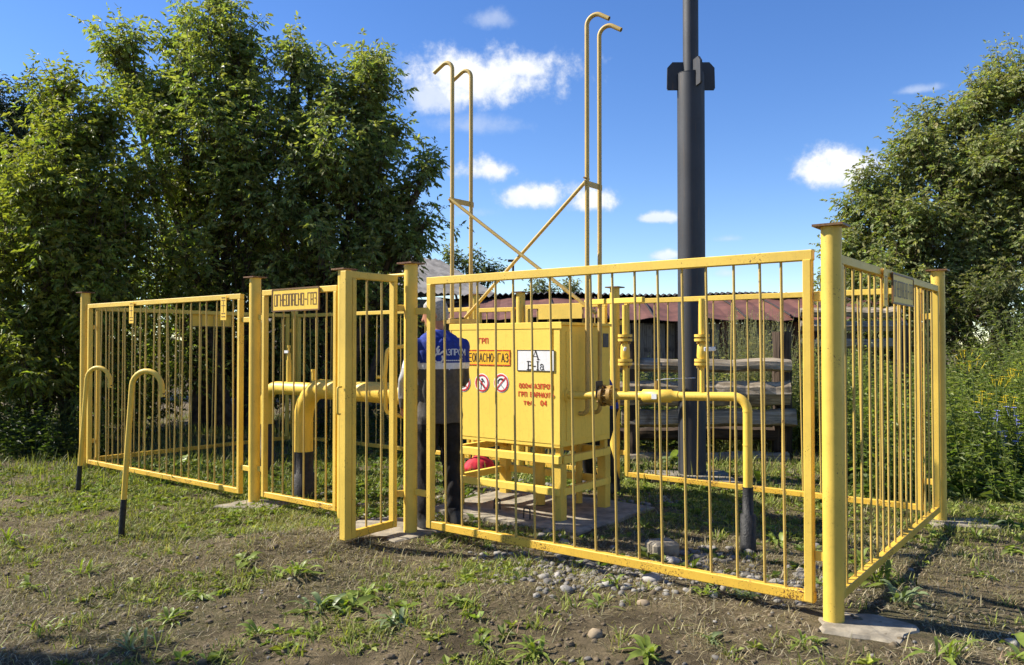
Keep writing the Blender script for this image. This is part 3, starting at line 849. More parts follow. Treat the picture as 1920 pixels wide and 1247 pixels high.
# ball valve with lever
q = on3(1232)
mb = MB(); mb.tube([q - n3 * .16, q - n3 * .12, q - n3 * .11, q + n3 * .11, q + n3 * .12, q + n3 * .17], [.034, .034, .05, .05, .04, .037], 18); bv = mb.build('ball_valve', 'yellow_pipe', e3)
mb = MB(); mb.cyl(q + Z * .04, q + Z * .115, .016, 12); mb.build('stem', 'valve_old', bv)
lv0 = q + Z * .115; 
mb = MB(); mb.bar(lv0 + Z * .005, lv0 + P(.06, .01, .012), .02, .006); mb.bar(lv0 + P(.055, .01, .012), lv0 + P(.30, .05, .02), .022, .006); mb.build('lever', 'steel', bv)
mb = MB(); mb.box(q - V * .0515 + n3 * .0, (.04, .004, .04), (n3, V, Z)); mb.build('white_tag', 'white', bv)
# two upright purge lines with flanged valves
def purge(px, ztop_px, label_mat=None):
    q = on3(px)
    dpt = q.y
    def zp(py): return EYE + (HOR - py) / FPX * dpt
    g = P(q.x, q.y, 0)
    mb = MB(); mb.cyl(q, g + Z * zp(683), .0175, 12); lo = mb.build('purge_pipe', 'yellow_pipe', e3)
    mb = MB(); mb.cyl(g + Z * zp(640), g + Z * zp(ztop_px), .0215, 12); mb.build('purge_pipe', 'yellow_pipe', e3)
    mb = MB(); mb.tube([g + Z * zp(690), g + Z * zp(676), g + Z * zp(668), g + Z * zp(648), g + Z * zp(640)], [.02, .03, .038, .034, .02], 16); vv = mb.build('purge_valve', 'yellow_pipe', e3)
    for py in (685, 678, 640, 632):
        mb = MB(); mb.cyl(g + Z * zp(py), g + Z * zp(py - 5), .055, 20); mb.build('flange', 'yellow', vv)
    mb = MB()
    for k in range(4):
        a = k / 4 * 6.283 + .5; rr = P(math.cos(a), math.sin(a), 0) * .043
        mb.cyl(g + rr + Z * zp(690), g + rr + Z * zp(672), .006, 6); mb.cyl(g + rr + Z * zp(645), g + rr + Z * zp(627), .006, 6)
    mb.build('bolts', 'valve_old', vv)
    mb = MB(); mb.bar(g + Z * zp(655) + P(.0, -.06, 0), g + Z * zp(654) + P(.085 if px > 1200 else .04, -.06, 0) - P(0 if px > 1200 else .06, 0, 0), .008, .032); mb.build('white_handle', 'white', vv)
    return g, zp(ztop_px)
g1p, zt1 = purge(1172, 572)
g2p, zt2 = purge(1316, 560)
# horizontal arm above the first purge line
mb = MB(); mb.bar(at(1098, 567, 6.75), at(1207, 562, 5.95), .03, .042); o = mb.build('support_arm', 'yellow')
tag(o, 'short yellow arm resting over the purge line right of the cabinet', 'arm')

# ------------------------------------------------------------------ two hooked tubes standing in the grass
def cane(pb, pt, hook_px, label):
    e = thing('hooked_vent_tube', (pb.x, pb.y, gzf(pb.x, pb.y)), label, 'vent tube', 'short hooked tubes in the grass')
    top = pt
    r = .125
    dz = (pt - pb).normalized()
    h = P(1, -.15, 0).normalized(); h = (h - dz * h.dot(dz)).normalized()
    c = top - dz * r + h * r - dz * 0
    pts = [pb + (pt - pb) * .0, pb + (pt - pb) * .24]
    path = [pb + (top - pb) * .19, top - dz * r] + arc(c, -h, dz, 0, R(185), r, 12)[1:]
    path.append(path[-1] - dz * .05 + h * .008)
    mb = MB(); mb.tube(path, .0205, 14, cap=False); mb.build('tube', 'yellow', e)
    mb = MB(); mb.cyl(path[-1] + dz * .02, path[-1] + dz * .03, .018, 12); mb.build('bore', 'dark_metal', e)
    mb = MB(); mb.cyl(pb - dz * .25, pb + (top - pb) * .195, .023, 14); mb.build('black_foot', 'bitumen', e)
b1 = at(231, 993, 6.1); cane(b1, at(250, 693, 6.05), 0, 'hooked yellow tube with long black foot, nearer of the pair')
b2 = at(149, 917, 7.85); cane(b2, at(165, 687, 7.8), 0, 'hooked yellow tube beside the far left corner post')

# ------------------------------------------------------------------ dark pole
PD = 8.5; pc = P((1297 - 960) / FPX * PD, PD, 0)
pole = thing('steel_pole', (pc.x, pc.y, gzf(pc.x, pc.y)), 'tall charcoal grey steel pole behind the rear fence', 'pole')
zj = EYE + (HOR - 137) / FPX * PD
mb = MB(); mb.cyl(pc - Z * .2, pc + Z * zj, .146, 40); mb.build('lower_shaft', 'pole', pole)
mb = MB(); mb.cyl(pc + Z * (zj - .1) , pc + Z * 9.5, .083, 32); mb.build('upper_shaft', 'pole', pole)
for ang in (0, 180, -78, 102):
    a = P(math.cos(R(ang)), math.sin(R(ang)), 0); b = P(-a.y, a.x, 0)
    mb = MB(); z0, z1 = zj - .17, zj + .13
    prof = [(.075, z1), (.20, z1), (.255, z1 - .06), (.26, z0 + .02), (.25, z0), (.14, z0), (.14, zj - .002), (.075, zj - .002)]
    vs = [pc + a * r_ + Z * z_ + b * t_ for t_ in (-.012, .012) for (r_, z_) in prof]
    n = len(prof)
    mb.add(vs, [list(range(n))[::-1], [n + i for i in range(n)]] + [(i, (i + 1) % n, n + (i + 1) % n, n + i) for i in range(n)])
    mb.build('gusset_plate', 'pole', pole)
mb = MB(); mb.tube([pc + Z * (zj - .003), pc + Z * zj, pc + Z * (zj + .008)], [.149, .149, .085], 32); mb.build('flange_ring', 'pole', pole)

# ------------------------------------------------------------------ concrete
def slab(name, pts, z0, z1, label, cat='concrete slab', seed=1):
    r = random.Random(seed)
    n = len(pts); mb = MB()
    ring = []
    for i in range(n):
        a = Vector(pts[i]); b = Vector(pts[(i + 1) % n])
        for k in range(5):
            q = a.lerp(b, k / 5) + Vector((r.uniform(-.015, .015), r.uniform(-.015, .015)))
            ring.append(q)
    m = len(ring); c = sum(ring, Vector((0, 0))) / m
    vs = [(q.x, q.y, z0) for q in ring] + [(q.x, q.y, z1 - .012 + r.uniform(-.004, .004)) for q in ring] + [((c + (q - c) * .94).x, (c + (q - c) * .94).y, z1 + r.uniform(-.004, .004)) for q in ring] + [(c.x, c.y, z1)]
    fs = []
    for i in range(m):
        j = (i + 1) % m
        fs += [(i, j, m + j, m + i), (m + i, m + j, 2 * m + j, 2 * m + i), (2 * m + i, 2 * m + j, 3 * m)]
    mb.add(vs, fs); o = mb.build(name, 'concrete')
    tag(o, label, cat); return o
def xy(v): return (v.x, v.y)
slab('concrete_pad', [xy(F(2.05, .72)), xy(F(3.62, .72)), xy(F(3.62, 1.95)), xy(F(2.05, 1.95))], -.2, .04, 'concrete pad under the yellow cabinet', seed=3)
zc = gzf(1.8, 4.0)
slab('concrete_footing', [(1.56, 3.98), (1.86, 3.80), (2.07, 4.02), (1.95, 4.22), (1.62, 4.26)], zc - .2, zc + .012, 'pale concrete footing at the nearest corner post', seed=4)
slab('concrete_footing', [xy(F(2.95, -.30)), xy(F(3.5, -.34)), xy(F(3.75, .05)), xy(F(3.45, .35)), xy(F(2.95, .3))], -.2, gzf(-.85, 5.95) + .012, 'pale concrete threshold under the open gate', seed=5)
fb = F(-.12, T - .02)
slab('concrete_footing', [(fb.x - .25, fb.y - .12), (fb.x + .25, fb.y - .2), (fb.x + .3, fb.y + .12), (fb.x - .2, fb.y + .18)], -.3, gzf(fb.x, fb.y) + .02, 'concrete footing at the far right corner post', seed=6)
fb = F(5.05, -.05)
slab('concrete_footing', [(fb.x - .3, fb.y - .12), (fb.x + .28, fb.y - .25), (fb.x + .35, fb.y + .05), (fb.x - .1, fb.y + .18)], -.3, gzf(fb.x, fb.y) + .025, 'crumbled concrete footing left of the narrow panel', seed=7)
fb = at(1290, 905, 8.3)
slab('concrete_footing', [(fb.x - .4, fb.y - .25), (fb.x + .45, fb.y - .3), (fb.x + .5, fb.y + .4), (fb.x - .4, fb.y + .4)], -.3, .07, 'lump of concrete at the foot of the dark pole', seed=8)
# anchor loops on the pad
for k, (ss, tt) in enumerate(((3.05, 1.0), (2.62, .85))):
    b = F(ss, tt, .04)
    mb = MB(); mb.tube(bend([b - U * .03, b - U * .03 + Z * .09, b + U * .03 + Z * .09, b + U * .035], .022, 5), .006, 8); o = mb.build('lifting_loop', 'dark_metal')
    tag(o, ['dark bent lifting loop on the pad below the cabinet middle', 'dark bent lifting loop on the pad near the front right leg'][k], 'loop')
# broken block in the yard
bx = at(1240, 1018, 5.55); mb = MB(); mb.box((bx.x, bx.y, gzf(bx.x, bx.y) + .035), (.2, .17, .12), (P(.95, .3, 0), P(-.3, .95, 0), Z), .02); o = mb.build('broken_block', 'concrete')
tag(o, 'broken dark concrete block lying inside the fence', 'block')

# ================================================================== log fence behind the pole
lf = thing('log_fence', (2.6, 9.9, 0), 'old fence of weathered logs behind the yard', 'log fence')
def log(px0, px1, py, thick, dep, mat='log', seed=0, square=False, nm='log'):
    a = at(px0, py, dep + .25); b = at(px1, py, dep)
    mb = MB(); r = random.Random(seed); rad = thick / FPX * dep / 2
    d = b - a; L = d.length; d.normalize()
    n = 12; m = 12; vs = []; sd = [r.uniform(.8, 1.15) for _ in range(m)]
    for i in range(n + 1):
        c = P(1, 0, 0) * (L * i / n) + P(0, r.uniform(-.012, .012), r.uniform(-.012, .012))
        for k in range(m):
            an = 2 * math.pi * k / m; rr = rad * sd[k] * r.uniform(.88, 1.10)
            if square: rr *= min(1 / max(abs(math.cos(an)), .01), 1 / max(abs(math.sin(an)), .01), 1.4) * .85
            vs.append(c + P(0, math.cos(an), math.sin(an)) * rr)
    fs = [(i * m + k, (i + 1) * m + k, (i + 1) * m + (k + 1) % m, i * m + (k + 1) % m) for i in range(n) for k in range(m)]
    fs += [list(range(m)), [n * m + k for k in range(m)][::-1]]
    mb.add(vs, fs)
    o = mb.build(nm, mat)
    o.parent = lf; LOC[o.name] = LOC[lf.name]
    o.matrix_local = Matrix.Translation(a - LOC[lf.name]) @ d.to_track_quat('X', 'Z').to_matrix().to_4x4()
    return o
log(1140, 1482, 685, 27, 9.75, seed=1)
log(1150, 1478, 737, 48, 9.75, seed=2)
log(1165, 1490, 784, 34, 9.75, seed=3)
log(1160, 1470, 812, 26, 9.95, 'log_dark', seed=12)  # added dark gap filler, its colour stands in for shadow between the logs
log(1170, 1478, 858, 28, 9.7, seed=4, square=True, nm='plank')
log(1500, 1700, 645, 22, 11.2, seed=7)
log(1500, 1700, 612, 20, 11.2, seed=8)
log(1500, 1690, 586, 18, 11.2, seed=9)
def vpost(px, y0, y1, w, dep, seed):
    a = at(px, y1, dep); b = at(px, y0, dep); mb = MB(); r = random.Random(seed)
    n = 8; m = 10; vs = []; rad = w / FPX * dep / 2
    L = (b - a).length
    for i in range(n + 1):
        for k in range(m):
            an = 2 * math.pi * k / m; rr = rad * (1.1 - .1 * i / n) * r.uniform(.9, 1.08)
            vs.append(P(L * i / n, math.cos(an) * rr, math.sin(an) * rr))
    fs = [(i * m + k, (i + 1) * m + k, (i + 1) * m + (k + 1) % m, i * m + (k + 1) % m) for i in range(n) for k in range(m)] + [list(range(m)), [n * m + k for k in range(m)][::-1]]
    mb.add(vs, fs); o = mb.build('post', 'log_dark'); o.parent = lf
    o.matrix_local = Matrix.Translation(a - LOC[lf.name]) @ (b - a).to_track_quat('X', 'Z').to_matrix().to_4x4()
vpost(1466, 622, 905, 34, 9.95, 1)
vpost(1183, 640, 890, 26, 9.98, 2)
vpost(1690, 610, 900, 26, 10.35, 3)

# ================================================================== shed with red roof
SD = 18.0
shed = thing('shed', (3.6, SD, 0), 'long low shed with faded red sheet roof behind the yard', 'shed')
def sx(px, dep=SD): return (px - 960) / FPX * dep
zr_ = EYE + (HOR - 557) / FPX * (SD + 2.2); ze_ = EYE + (HOR - 597) / FPX * SD
rr = random.Random(5)
x = sx(790); k = 0
while x < sx(1760):
    w = rr.uniform(.95, 1.15); mb = MB()
    dz = rr.uniform(-.05, .05); dzr = rr.uniform(-.03, .03); dy = rr.uniform(-.08, .1); tw = rr.uniform(-.05, .05)
    nx = 6
    vs = []
    for j in range(nx + 1):
        f = j / nx; sag = -.05 * math.sin(math.pi * f) * rr.uniform(.3, 1.2)
        for (yy, zz) in ((SD - .25 + dy, ze_ + dz + tw * f), (SD + 1.0, (ze_ + zr_) / 2 + .02 + dz * .5), (SD + 2.2, zr_ + dzr * .3)):
            vs.append((x + (w + .06) * f, yy, zz + sag + .012 * (k % 2)))
    fs = [(j * 3 + i, (j + 1) * 3 + i, (j + 1) * 3 + i + 1, j * 3 + i + 1) for j in range(nx) for i in range(2)]
    n0 = len(vs); vs2 = [(p[0], p[1], p[2] - .015) for p in vs]
    mb.add(vs + vs2, fs + [tuple(n0 + i for i in f[::-1]) for f in fs] + [(j * 3, n0 + j * 3, n0 + (j + 1) * 3, (j + 1) * 3) for j in range(nx)] + [(0, 1, n0 + 1, n0), (1, 2, n0 + 2, n0 + 1), (nx * 3, n0 + nx * 3, n0 + nx * 3 + 1, nx * 3 + 1)])
    mb.build('roof_sheet', 'roof_red', shed)
    if rr.random() < .8:
        mb = MB(); mb.tube([(x, SD - .27 + dy, ze_ + dz + .03), (x + .03, SD + 1, (ze_ + zr_) / 2 + .05), (x, SD + 2.2, zr_ + .03)], .022, 6); mb.build('seam_cap', 'slate_dark', shed)
    x += w; k += 1
# corrugated dark sheets peeking over the ridge
x0, x1 = sx(860, SD + 2.2), sx(1760, SD + 2.2)
nn = int((x1 - x0) / .0375)
mb = MB(); vs = []
for j in range(nn + 1):
    xx = x0 + (x1 - x0) * j / nn; h = .028 * math.cos(2 * math.pi * j / 4.0)
    for (yy, zz) in ((SD + 2.02, zr_ + .06), (SD + 2.3, zr_ + .10), (SD + 3.6, ze_ - .05)):
        vs.append((xx, yy, zz + h + .025 * math.sin(xx * 1.3)))
mb.add(vs, [(j * 3 + i, (j + 1) * 3 + i, (j + 1) * 3 + i + 1, j * 3 + i + 1) for j in range(nn) for i in range(2)])
mb.build('rear_roof', 'slate_dark', shed)
# wall boards
x = sx(800); k = 0
while x < sx(1745):
    w = rr.uniform(.16, .30); h = ze_ - rr.uniform(.05, .14)
    mb = MB(); mb.box((0, 0, 0), (h, .03, w - .012), None)
    o = mb.build('wall_board', 'board_red' if rr.random() < .28 else 'board'); o.parent = shed
    o.matrix_local = Matrix.Translation(P(x + w / 2, SD + .15 + rr.uniform(-.015, .015), h / 2 - .02) - LOC[shed.name]) @ Matrix.Rotation(R(-90 + rr.uniform(-1.5, 1.5)), 4, 'Y')
    x += w; k += 1
mb = MB(); mb.box((sx(1270), SD + 1.9, ze_ * .5 - .06), (sx(1740) - sx(800), 3.3, ze_ - .1)); mb.build('inner_wall', 'board', shed)
for px in (870, 1000, 1130, 1270, 1400, 1530, 1660):
    mb = MB(); mb.cyl((sx(px), SD - .05, -.1), (sx(px), SD - .05, ze_ - .06), .07, 8); mb.build('eave_post', 'log_dark', shed)

# grey house behind
H0 = at(824, 487, 22); Rd = P(.72, .69, 0).normalized(); Nd = P(.69, -.72, 0).normalized()
house = thing('house', (H0.x - 3, H0.y - 2, 0), 'grey slate roofed house half hidden by the trees', 'house')
wv = 2.55; dropz = H0.z - (EYE + (HOR - 558) / FPX * (H0 + Nd * wv).y)
def corr(name, R0, R1, n, down, dz, mat):
    d = R1 - R0; L = d.length; d.normalize(); nn = int(L / .05); vs = []
    for j in range(nn + 1):
        h = .025 * math.cos(j * math.pi / 2)
        for f in (0, .25, .5, .75, 1.0):
            st = .012 * (1 - (f * 4) % 1)
            vs.append(R0 + d * (L * j / nn) + n * (down * f) - Z * (dz * f) + Z * (h + st))
    mb = MB(); mb.add(vs, [(j * 5 + i, (j + 1) * 5 + i, (j + 1) * 5 + i + 1, j * 5 + i + 1) for j in range(nn) for i in range(4)])
    return mb.build(name, mat, house)
corr('roof_slope', H0 - Rd * 4.2, H0, Nd, wv, dropz, 'slate')
corr('roof_slope', H0 - Rd * 4.2, H0, -Nd, wv, dropz, 'slate')
mb = MB(); cen = H0 - Rd * 2.2; hz = H0.z - dropz - .02
mb.box(P(cen.x, cen.y, hz / 2 - .1), (3.7, wv * 1.7, hz), (Rd, Nd, Z)); mb.build('wall', 'board', house)
g0_ = H0 - Rd * .32
vs = [g0_ + Nd * wv * .85 - Z * (dropz * .87 + .03), g0_ - Nd * wv * .85 - Z * (dropz * .87 + .03), g0_ - Z * .06]
mb = MB(); mb.add(vs + [q - Rd * .06 for q in vs], [(0, 1, 2), (5, 4, 3), (0, 3, 4, 1), (1, 4, 5, 2), (2, 5, 3, 0)]); mb.build('gable', 'board', house)
ch = at(887, 533, 21.2)
mb = MB(); mb.cyl(ch - Z * .7, ch, .06, 10); mb.tube([ch, ch + Z * .05, ch + Z * .2, ch + Z * .24], [.10, .17, .17, .02], 12); mb.build('flue_pipe', 'dark_metal', house)
# far street lamp
lpst = at(962, 600, 34)
lam = thing('street_lamp', (lpst.x, lpst.y, 0), 'thin dark lamp post far behind the shed', 'street lamp')
mb = MB(); mb.cyl((lpst.x, lpst.y, -.1), (lpst.x, lpst.y, EYE + (HOR - 490) / FPX * 34), .05, 8); mb.build('pole', 'dark_metal', lam)
lt = P(lpst.x, lpst.y, EYE + (HOR - 490) / FPX * 34); mb = MB(); mb.box(lt + P(-.06, 0, .03), (.34, .16, .10), None, .02); mb.build('lamp_head', 'dark_metal', lam)

# ================================================================== trees
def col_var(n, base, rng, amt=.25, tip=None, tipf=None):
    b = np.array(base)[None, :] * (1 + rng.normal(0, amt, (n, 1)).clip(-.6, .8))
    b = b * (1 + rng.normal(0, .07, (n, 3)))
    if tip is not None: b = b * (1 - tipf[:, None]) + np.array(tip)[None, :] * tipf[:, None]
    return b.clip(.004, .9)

def tree(name, base, lobes, label, seed, leafcol=(0.185, 0.225, 0.062), tipcol=(0.40, 0.39, 0.15), leaf_len=.094, k_leaf=8, stems=None, group=None, cat='tree', twigL=(.35, .75), nleaf=5, up=.75, shell=.5, dens=.60):
    rng = np.random.RandomState(seed); rnd = random.Random(seed)
    e = thing(name, base, label, cat, group)
    P0, D0, out_all, ctr = [], [], [], []
    for (c, rad, n) in lobes:
        n = max(12, int(n * dens)); c = np.array(c); rad = np.array(rad)
        # boughs: elongated puffs on the shell of the lobe, each carrying a share of the twigs
        nb = max(5, n // 15)
        ub = unit(rng.normal(size=(nb, 3)) + np.array([0, -.25, .25]))
        pb_ = c + ub * rad * (shell + (1 - shell) * rng.rand(nb, 1) ** .5) * (1 + .12 * rng.normal(size=(nb, 1)))
        bd = unit(ub * .8 + np.array([0, 0, .75]) + rng.normal(0, .3, (nb, 3)))
        bl = rad.mean() * rng.uniform(.28, .62, (nb, 1)); bw = bl * rng.uniform(.30, .5, (nb, 1))
        which = rng.randint(0, nb, n)
        tt_ = rng.uniform(-1, 1, (n, 1)); taper = np.sqrt(np.clip(1.02 - tt_ ** 2, 0.02, 1)) * np.clip(1 - .35 * tt_, .4, 1.4)
        rad_dir = rng.normal(size=(n, 3)); rad_dir = unit(rad_dir - bd[which] * (rad_dir * bd[which]).sum(1, keepdims=True))
        p = pb_[which] + bd[which] * bl[which] * tt_ + rad_dir * bw[which] * taper * rng.rand(n, 1) ** .4
        core = rng.rand(n) < .22
        p[core] = c + unit(rng.normal(size=(core.sum(), 3))) * rad * rng.uniform(.2, .8, (core.sum(), 1))
        o = unit(rad_dir * .7 + bd[which] * .8)
        P0.append(p); out_all.append(o); ctr.append(np.tile(c, (n, 1)))
    P0 = np.concatenate(P0); O0 = np.concatenate(out_all); C0 = np.concatenate(ctr)
    keep = P0[:, 2] > gz(P0[:, 0], P0[:, 1]) + .12
    P0, O0, C0 = P0[keep], O0[keep], C0[keep]
    n = len(P0)
    tw = unit(O0 * .7 + np.array([0, 0, up]) + rng.normal(0, .35, (n, 3)))
    TL = rng.uniform(twigL[0], twigL[1], n)
    # leaves along each twig
    K = k_leaf
    fr = np.linspace(.08, 1, K)[None, :] + rng.normal(0, .03, (n, K))
    bend_ = np.array([0, 0, -.25])
    LP = P0[:, None, :] + tw[:, None, :] * (TL[:, None] * fr)[..., None] + bend_ * (TL[:, None] * fr ** 2)[..., None] * .6
    sd = unit(np.cross(tw, rng.normal(size=(n, 3))))[:, None, :]
    sd2 = np.cross(tw[:, None, :], sd)
    ang = (np.arange(K) * 1.57 + 0)[None, :] + rng.uniform(0, 6.28, (n, 1)) + rng.normal(0, .5, (n, K))
    side = sd * np.cos(ang)[..., None] + sd2 * np.sin(ang)[..., None]
    pd = unit(side * .95 + tw[:, None, :] * .55 + np.array([0, 0, -.22]))
    pd[:, -1, :] = unit(tw + np.array([0, 0, -.1]))
    pd = pd.reshape(-1, 3); LP = LP.reshape(-1, 3); m = len(LP)
    pl = leaf_len * rng.uniform(.8, 1.6, m)                   # rachis length
    hs_ = unit(np.cross(pd, np.array([0, 0, 1.]) + rng.normal(0, .2, (m, 3))))
    pos, dr_, ln = [], [], []
    spec = [(1.0, 0, 1.15), (.72, .75, .95), (.72, -.75, .95), (.42, .95, .85), (.42, -.95, .85)][:nleaf]
    for (f, a, s_) in spec:
        q = LP + pd * (pl * f)[:, None] - np.array([0, 0, 1.]) * (pl * f * f * .35)[:, None]
        d = unit(pd * math.cos(a) + hs_ * math.sin(a) + np.array([0, 0, -.55]) + rng.normal(0, .2, (m, 3)))
        pos.append(q); dr_.append(d); ln.append(leaf_len * s_ * rng.uniform(.75, 1.2, m))
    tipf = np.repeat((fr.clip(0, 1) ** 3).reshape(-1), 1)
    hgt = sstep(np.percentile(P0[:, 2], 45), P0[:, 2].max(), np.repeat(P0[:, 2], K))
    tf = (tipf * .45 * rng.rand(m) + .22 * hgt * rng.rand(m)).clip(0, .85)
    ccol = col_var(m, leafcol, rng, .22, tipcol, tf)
    pos = np.concatenate(pos); dr_ = np.concatenate(dr_); ln = np.concatenate(ln)
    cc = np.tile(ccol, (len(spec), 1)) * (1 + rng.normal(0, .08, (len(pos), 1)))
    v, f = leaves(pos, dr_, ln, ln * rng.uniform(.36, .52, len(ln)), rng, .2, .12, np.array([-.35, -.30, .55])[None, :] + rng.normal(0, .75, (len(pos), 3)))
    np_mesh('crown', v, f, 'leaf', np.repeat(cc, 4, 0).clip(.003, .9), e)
    # twigs: thin three-sided prisms
    a = P0 - tw * .15; b = P0 + tw * TL[:, None] * .9 + bend_ * TL[:, None] * .5
    s1 = unit(np.cross(tw, np.array([.3, .2, 1.]))) ; s2 = np.cross(tw, s1)
    ring = [s1, -.5 * s1 + .87 * s2, -.5 * s1 - .87 * s2]
    tv = np.stack([a + r_ * .007 for r_ in ring] + [b + r_ * .003 for r_ in ring], 1).reshape(-1, 3)
    i = np.arange(n)[:, None] * 6
    tf_ = np.concatenate([i + [0, 1, 4, 3], i + [1, 2, 5, 4], i + [2, 0, 3, 5]])
    np_mesh('twigs', tv, tf_, 'twig', None, e)
    # limbs
    mb = MB(); b0 = Vector(base) - Z * .15
    stems = stems or [(0, 0)]
    used = []
    for li, (c, rad, nn_) in enumerate(lobes):
        st = Vector((stems[li % len(stems)][0], stems[li % len(stems)][1], 0)) + b0
        c = Vector(c)
        if c.z < 1.2: continue
        h = c.z - b0.z
        m1 = st.lerp(c, .35); m1.z = b0.z + h * .42; m1 += P(rnd.uniform(-.15, .15), rnd.uniform(-.15, .15), 0)
        m2 = st.lerp(c, .75); m2.z = b0.z + h * .78; m2 += P(rnd.uniform(-.15, .15), rnd.uniform(-.15, .15), 0)
        topp = c + Z * rad[2] * .7
        r0 = .035 + .011 * h
        mb.tube([st, m1, m2, c, topp], [r0, r0 * .75, r0 * .5, r0 * .35, .008], 7)
        idx = np.where(np.abs(C0 - np.array(c)).sum(1) < 1e-6)[0]
        rng.shuffle(idx)
        for q in idx[:max(6, len(idx) // 9)]:
            e_ = Vector(P0[q]); s_ = m2.lerp(topp, rnd.uniform(.0, .8))
            if e_.z < s_.z: s_ = m1.lerp(m2, rnd.random())
            mmid = s_.lerp(e_, .5) + Z * rnd.uniform(-.05, .12)
            mb.tube([s_, mmid, e_], [r0 * .24, r0 * .16, .006], 4, cap=False)
    mb.build('trunk', 'bark', e)
    return e

def LB(px, py, rpx, rpy, dep, n, rd=None):
    c = at(px, py, dep); k = dep / FPX
    return ((c.x, c.y, c.z), (rpx * k, (rd if rd else (rpx + rpy) / 2 * k), rpy * k), n)

Dn = 1.0
tree('maple_tree', (-5.0, 13.6, 0), [LB(430, 75, 32, 75, 13.4, 150), LB(342, 115, 24, 70, 13.6, 100), LB(462, 150, 30, 50, 13.3, 80), LB(225, 110, 36, 42, 13.2, 75), LB(265, 190, 45, 60, 13.3, 130), LB(305, 240, 45, 50, 13.3, 110),
     LB(425, 225, 80, 70, 13.2, 280, .9), LB(450, 330, 110, 90, 13.1, 340, 1.2), LB(340, 350, 105, 105, 13.0, 340, 1.2), LB(480, 440, 120, 100, 13.0, 340, 1.2), LB(340, 510, 120, 95, 13.2, 280, 1.3), LB(420, 620, 150, 110, 13.8, 260, 1.2)],
     'tallest leafy maple at the centre of the left thicket', 11, stems=[(0, 0), (.4, .2), (-.5, .1), (-.3, .3), (.3, -.2)], group='maples of the left thicket')
tree('maple_tree', (-3.3, 13.4, 0), [LB(545, 150, 22, 50, 13.2, 70), LB(580, 165, 18, 40, 13.2, 45), LB(565, 260, 65, 65, 13.1, 230), LB(630, 190, 16, 30, 13.1, 30), LB(705, 175, 38, 40, 13.0, 110), LB(690, 255, 55, 60, 13.0, 200), LB(660, 360, 85, 75, 12.9, 280, 1.0), LB(590, 400, 80, 80, 12.9, 200, 1.0),
     LB(715, 410, 55, 70, 12.9, 200), LB(790, 338, 26, 18, 12.6, 34), LB(785, 420, 28, 16, 12.7, 34), LB(765, 480, 36, 34, 12.8, 85), LB(620, 520, 125, 80, 13.0, 330, 1.1), LB(610, 650, 150, 100, 13.8, 230, 1.0), LB(735, 590, 65, 70, 13.4, 120)],
     'leafy maple at the right edge of the left thicket with an overhanging branch', 12, leafcol=(0.172, 0.212, 0.068), stems=[(0, 0), (.3, .1), (.6, 0), (-.3, .2)], group='maples of the left thicket')
tree('maple_tree', (-7.3, 12.2, 0), [LB(112, 195, 20, 30, 12.2, 55), LB(178, 250, 22, 30, 12.2, 60), LB(140, 300, 46, 55, 12.1, 180), LB(100, 390, 85, 100, 12.0, 360, 1.0), LB(190, 400, 80, 110, 12.0, 330, 1.0), LB(70, 520, 110, 90, 11.7, 400, 1.0),
     LB(220, 540, 100, 90, 11.9, 350, 1.0), LB(60, 640, 110, 80, 11.5, 330, 1.0), LB(200, 650, 90, 80, 11.8, 200, 1.0), LB(-60, 520, 90, 120, 12.0, 180, 1.0), LB(-190, 560, 110, 130, 12.4, 180, 1.0), LB(-340, 600, 120, 120, 12.8, 150, 1.0), LB(60, 740, 110, 60, 11.6, 190, .8)],
     'yellow green sunlit maple at the left edge of the thicket', 13, leafcol=(0.175, 0.205, 0.042), tipcol=(0.34, 0.33, 0.08), stems=[(0, 0), (-.5, .2), (.5, 0)], group='maples of the left thicket')
tree('maple_tree', (-4.5, 14.6, 0), [LB(330, 700, 150, 110, 14.6, 150, 1.0), LB(520, 720, 150, 100, 14.6, 150, 1.0), LB(680, 700, 100, 100, 14.6, 100, 1.0), LB(600, 560, 160, 90, 15.2, 180, 1.0), LB(380, 540, 160, 100, 15.2, 180, 1.0), LB(200, 760, 120, 70, 13.4, 110, .8)],  # rearmost lobes are added backing to block light and cover the horizon
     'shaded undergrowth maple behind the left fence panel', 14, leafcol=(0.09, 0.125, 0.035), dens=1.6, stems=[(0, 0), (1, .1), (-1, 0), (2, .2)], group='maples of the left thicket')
tree('dark_tree', (-14.5, 23, 0), [LB(40, 235, 48, 75, 23, 260), LB(20, 330, 85, 90, 23, 420, 1.6), LB(10, 450, 110, 90, 23, 380, 1.6), LB(-110, 330, 80, 140, 23, 250, 1.6)],
     'dark bluish tree further back at the far left edge', 15, leafcol=(0.030, 0.046, 0.026), tipcol=(0.05, 0.06, 0.03), leaf_len=.12)
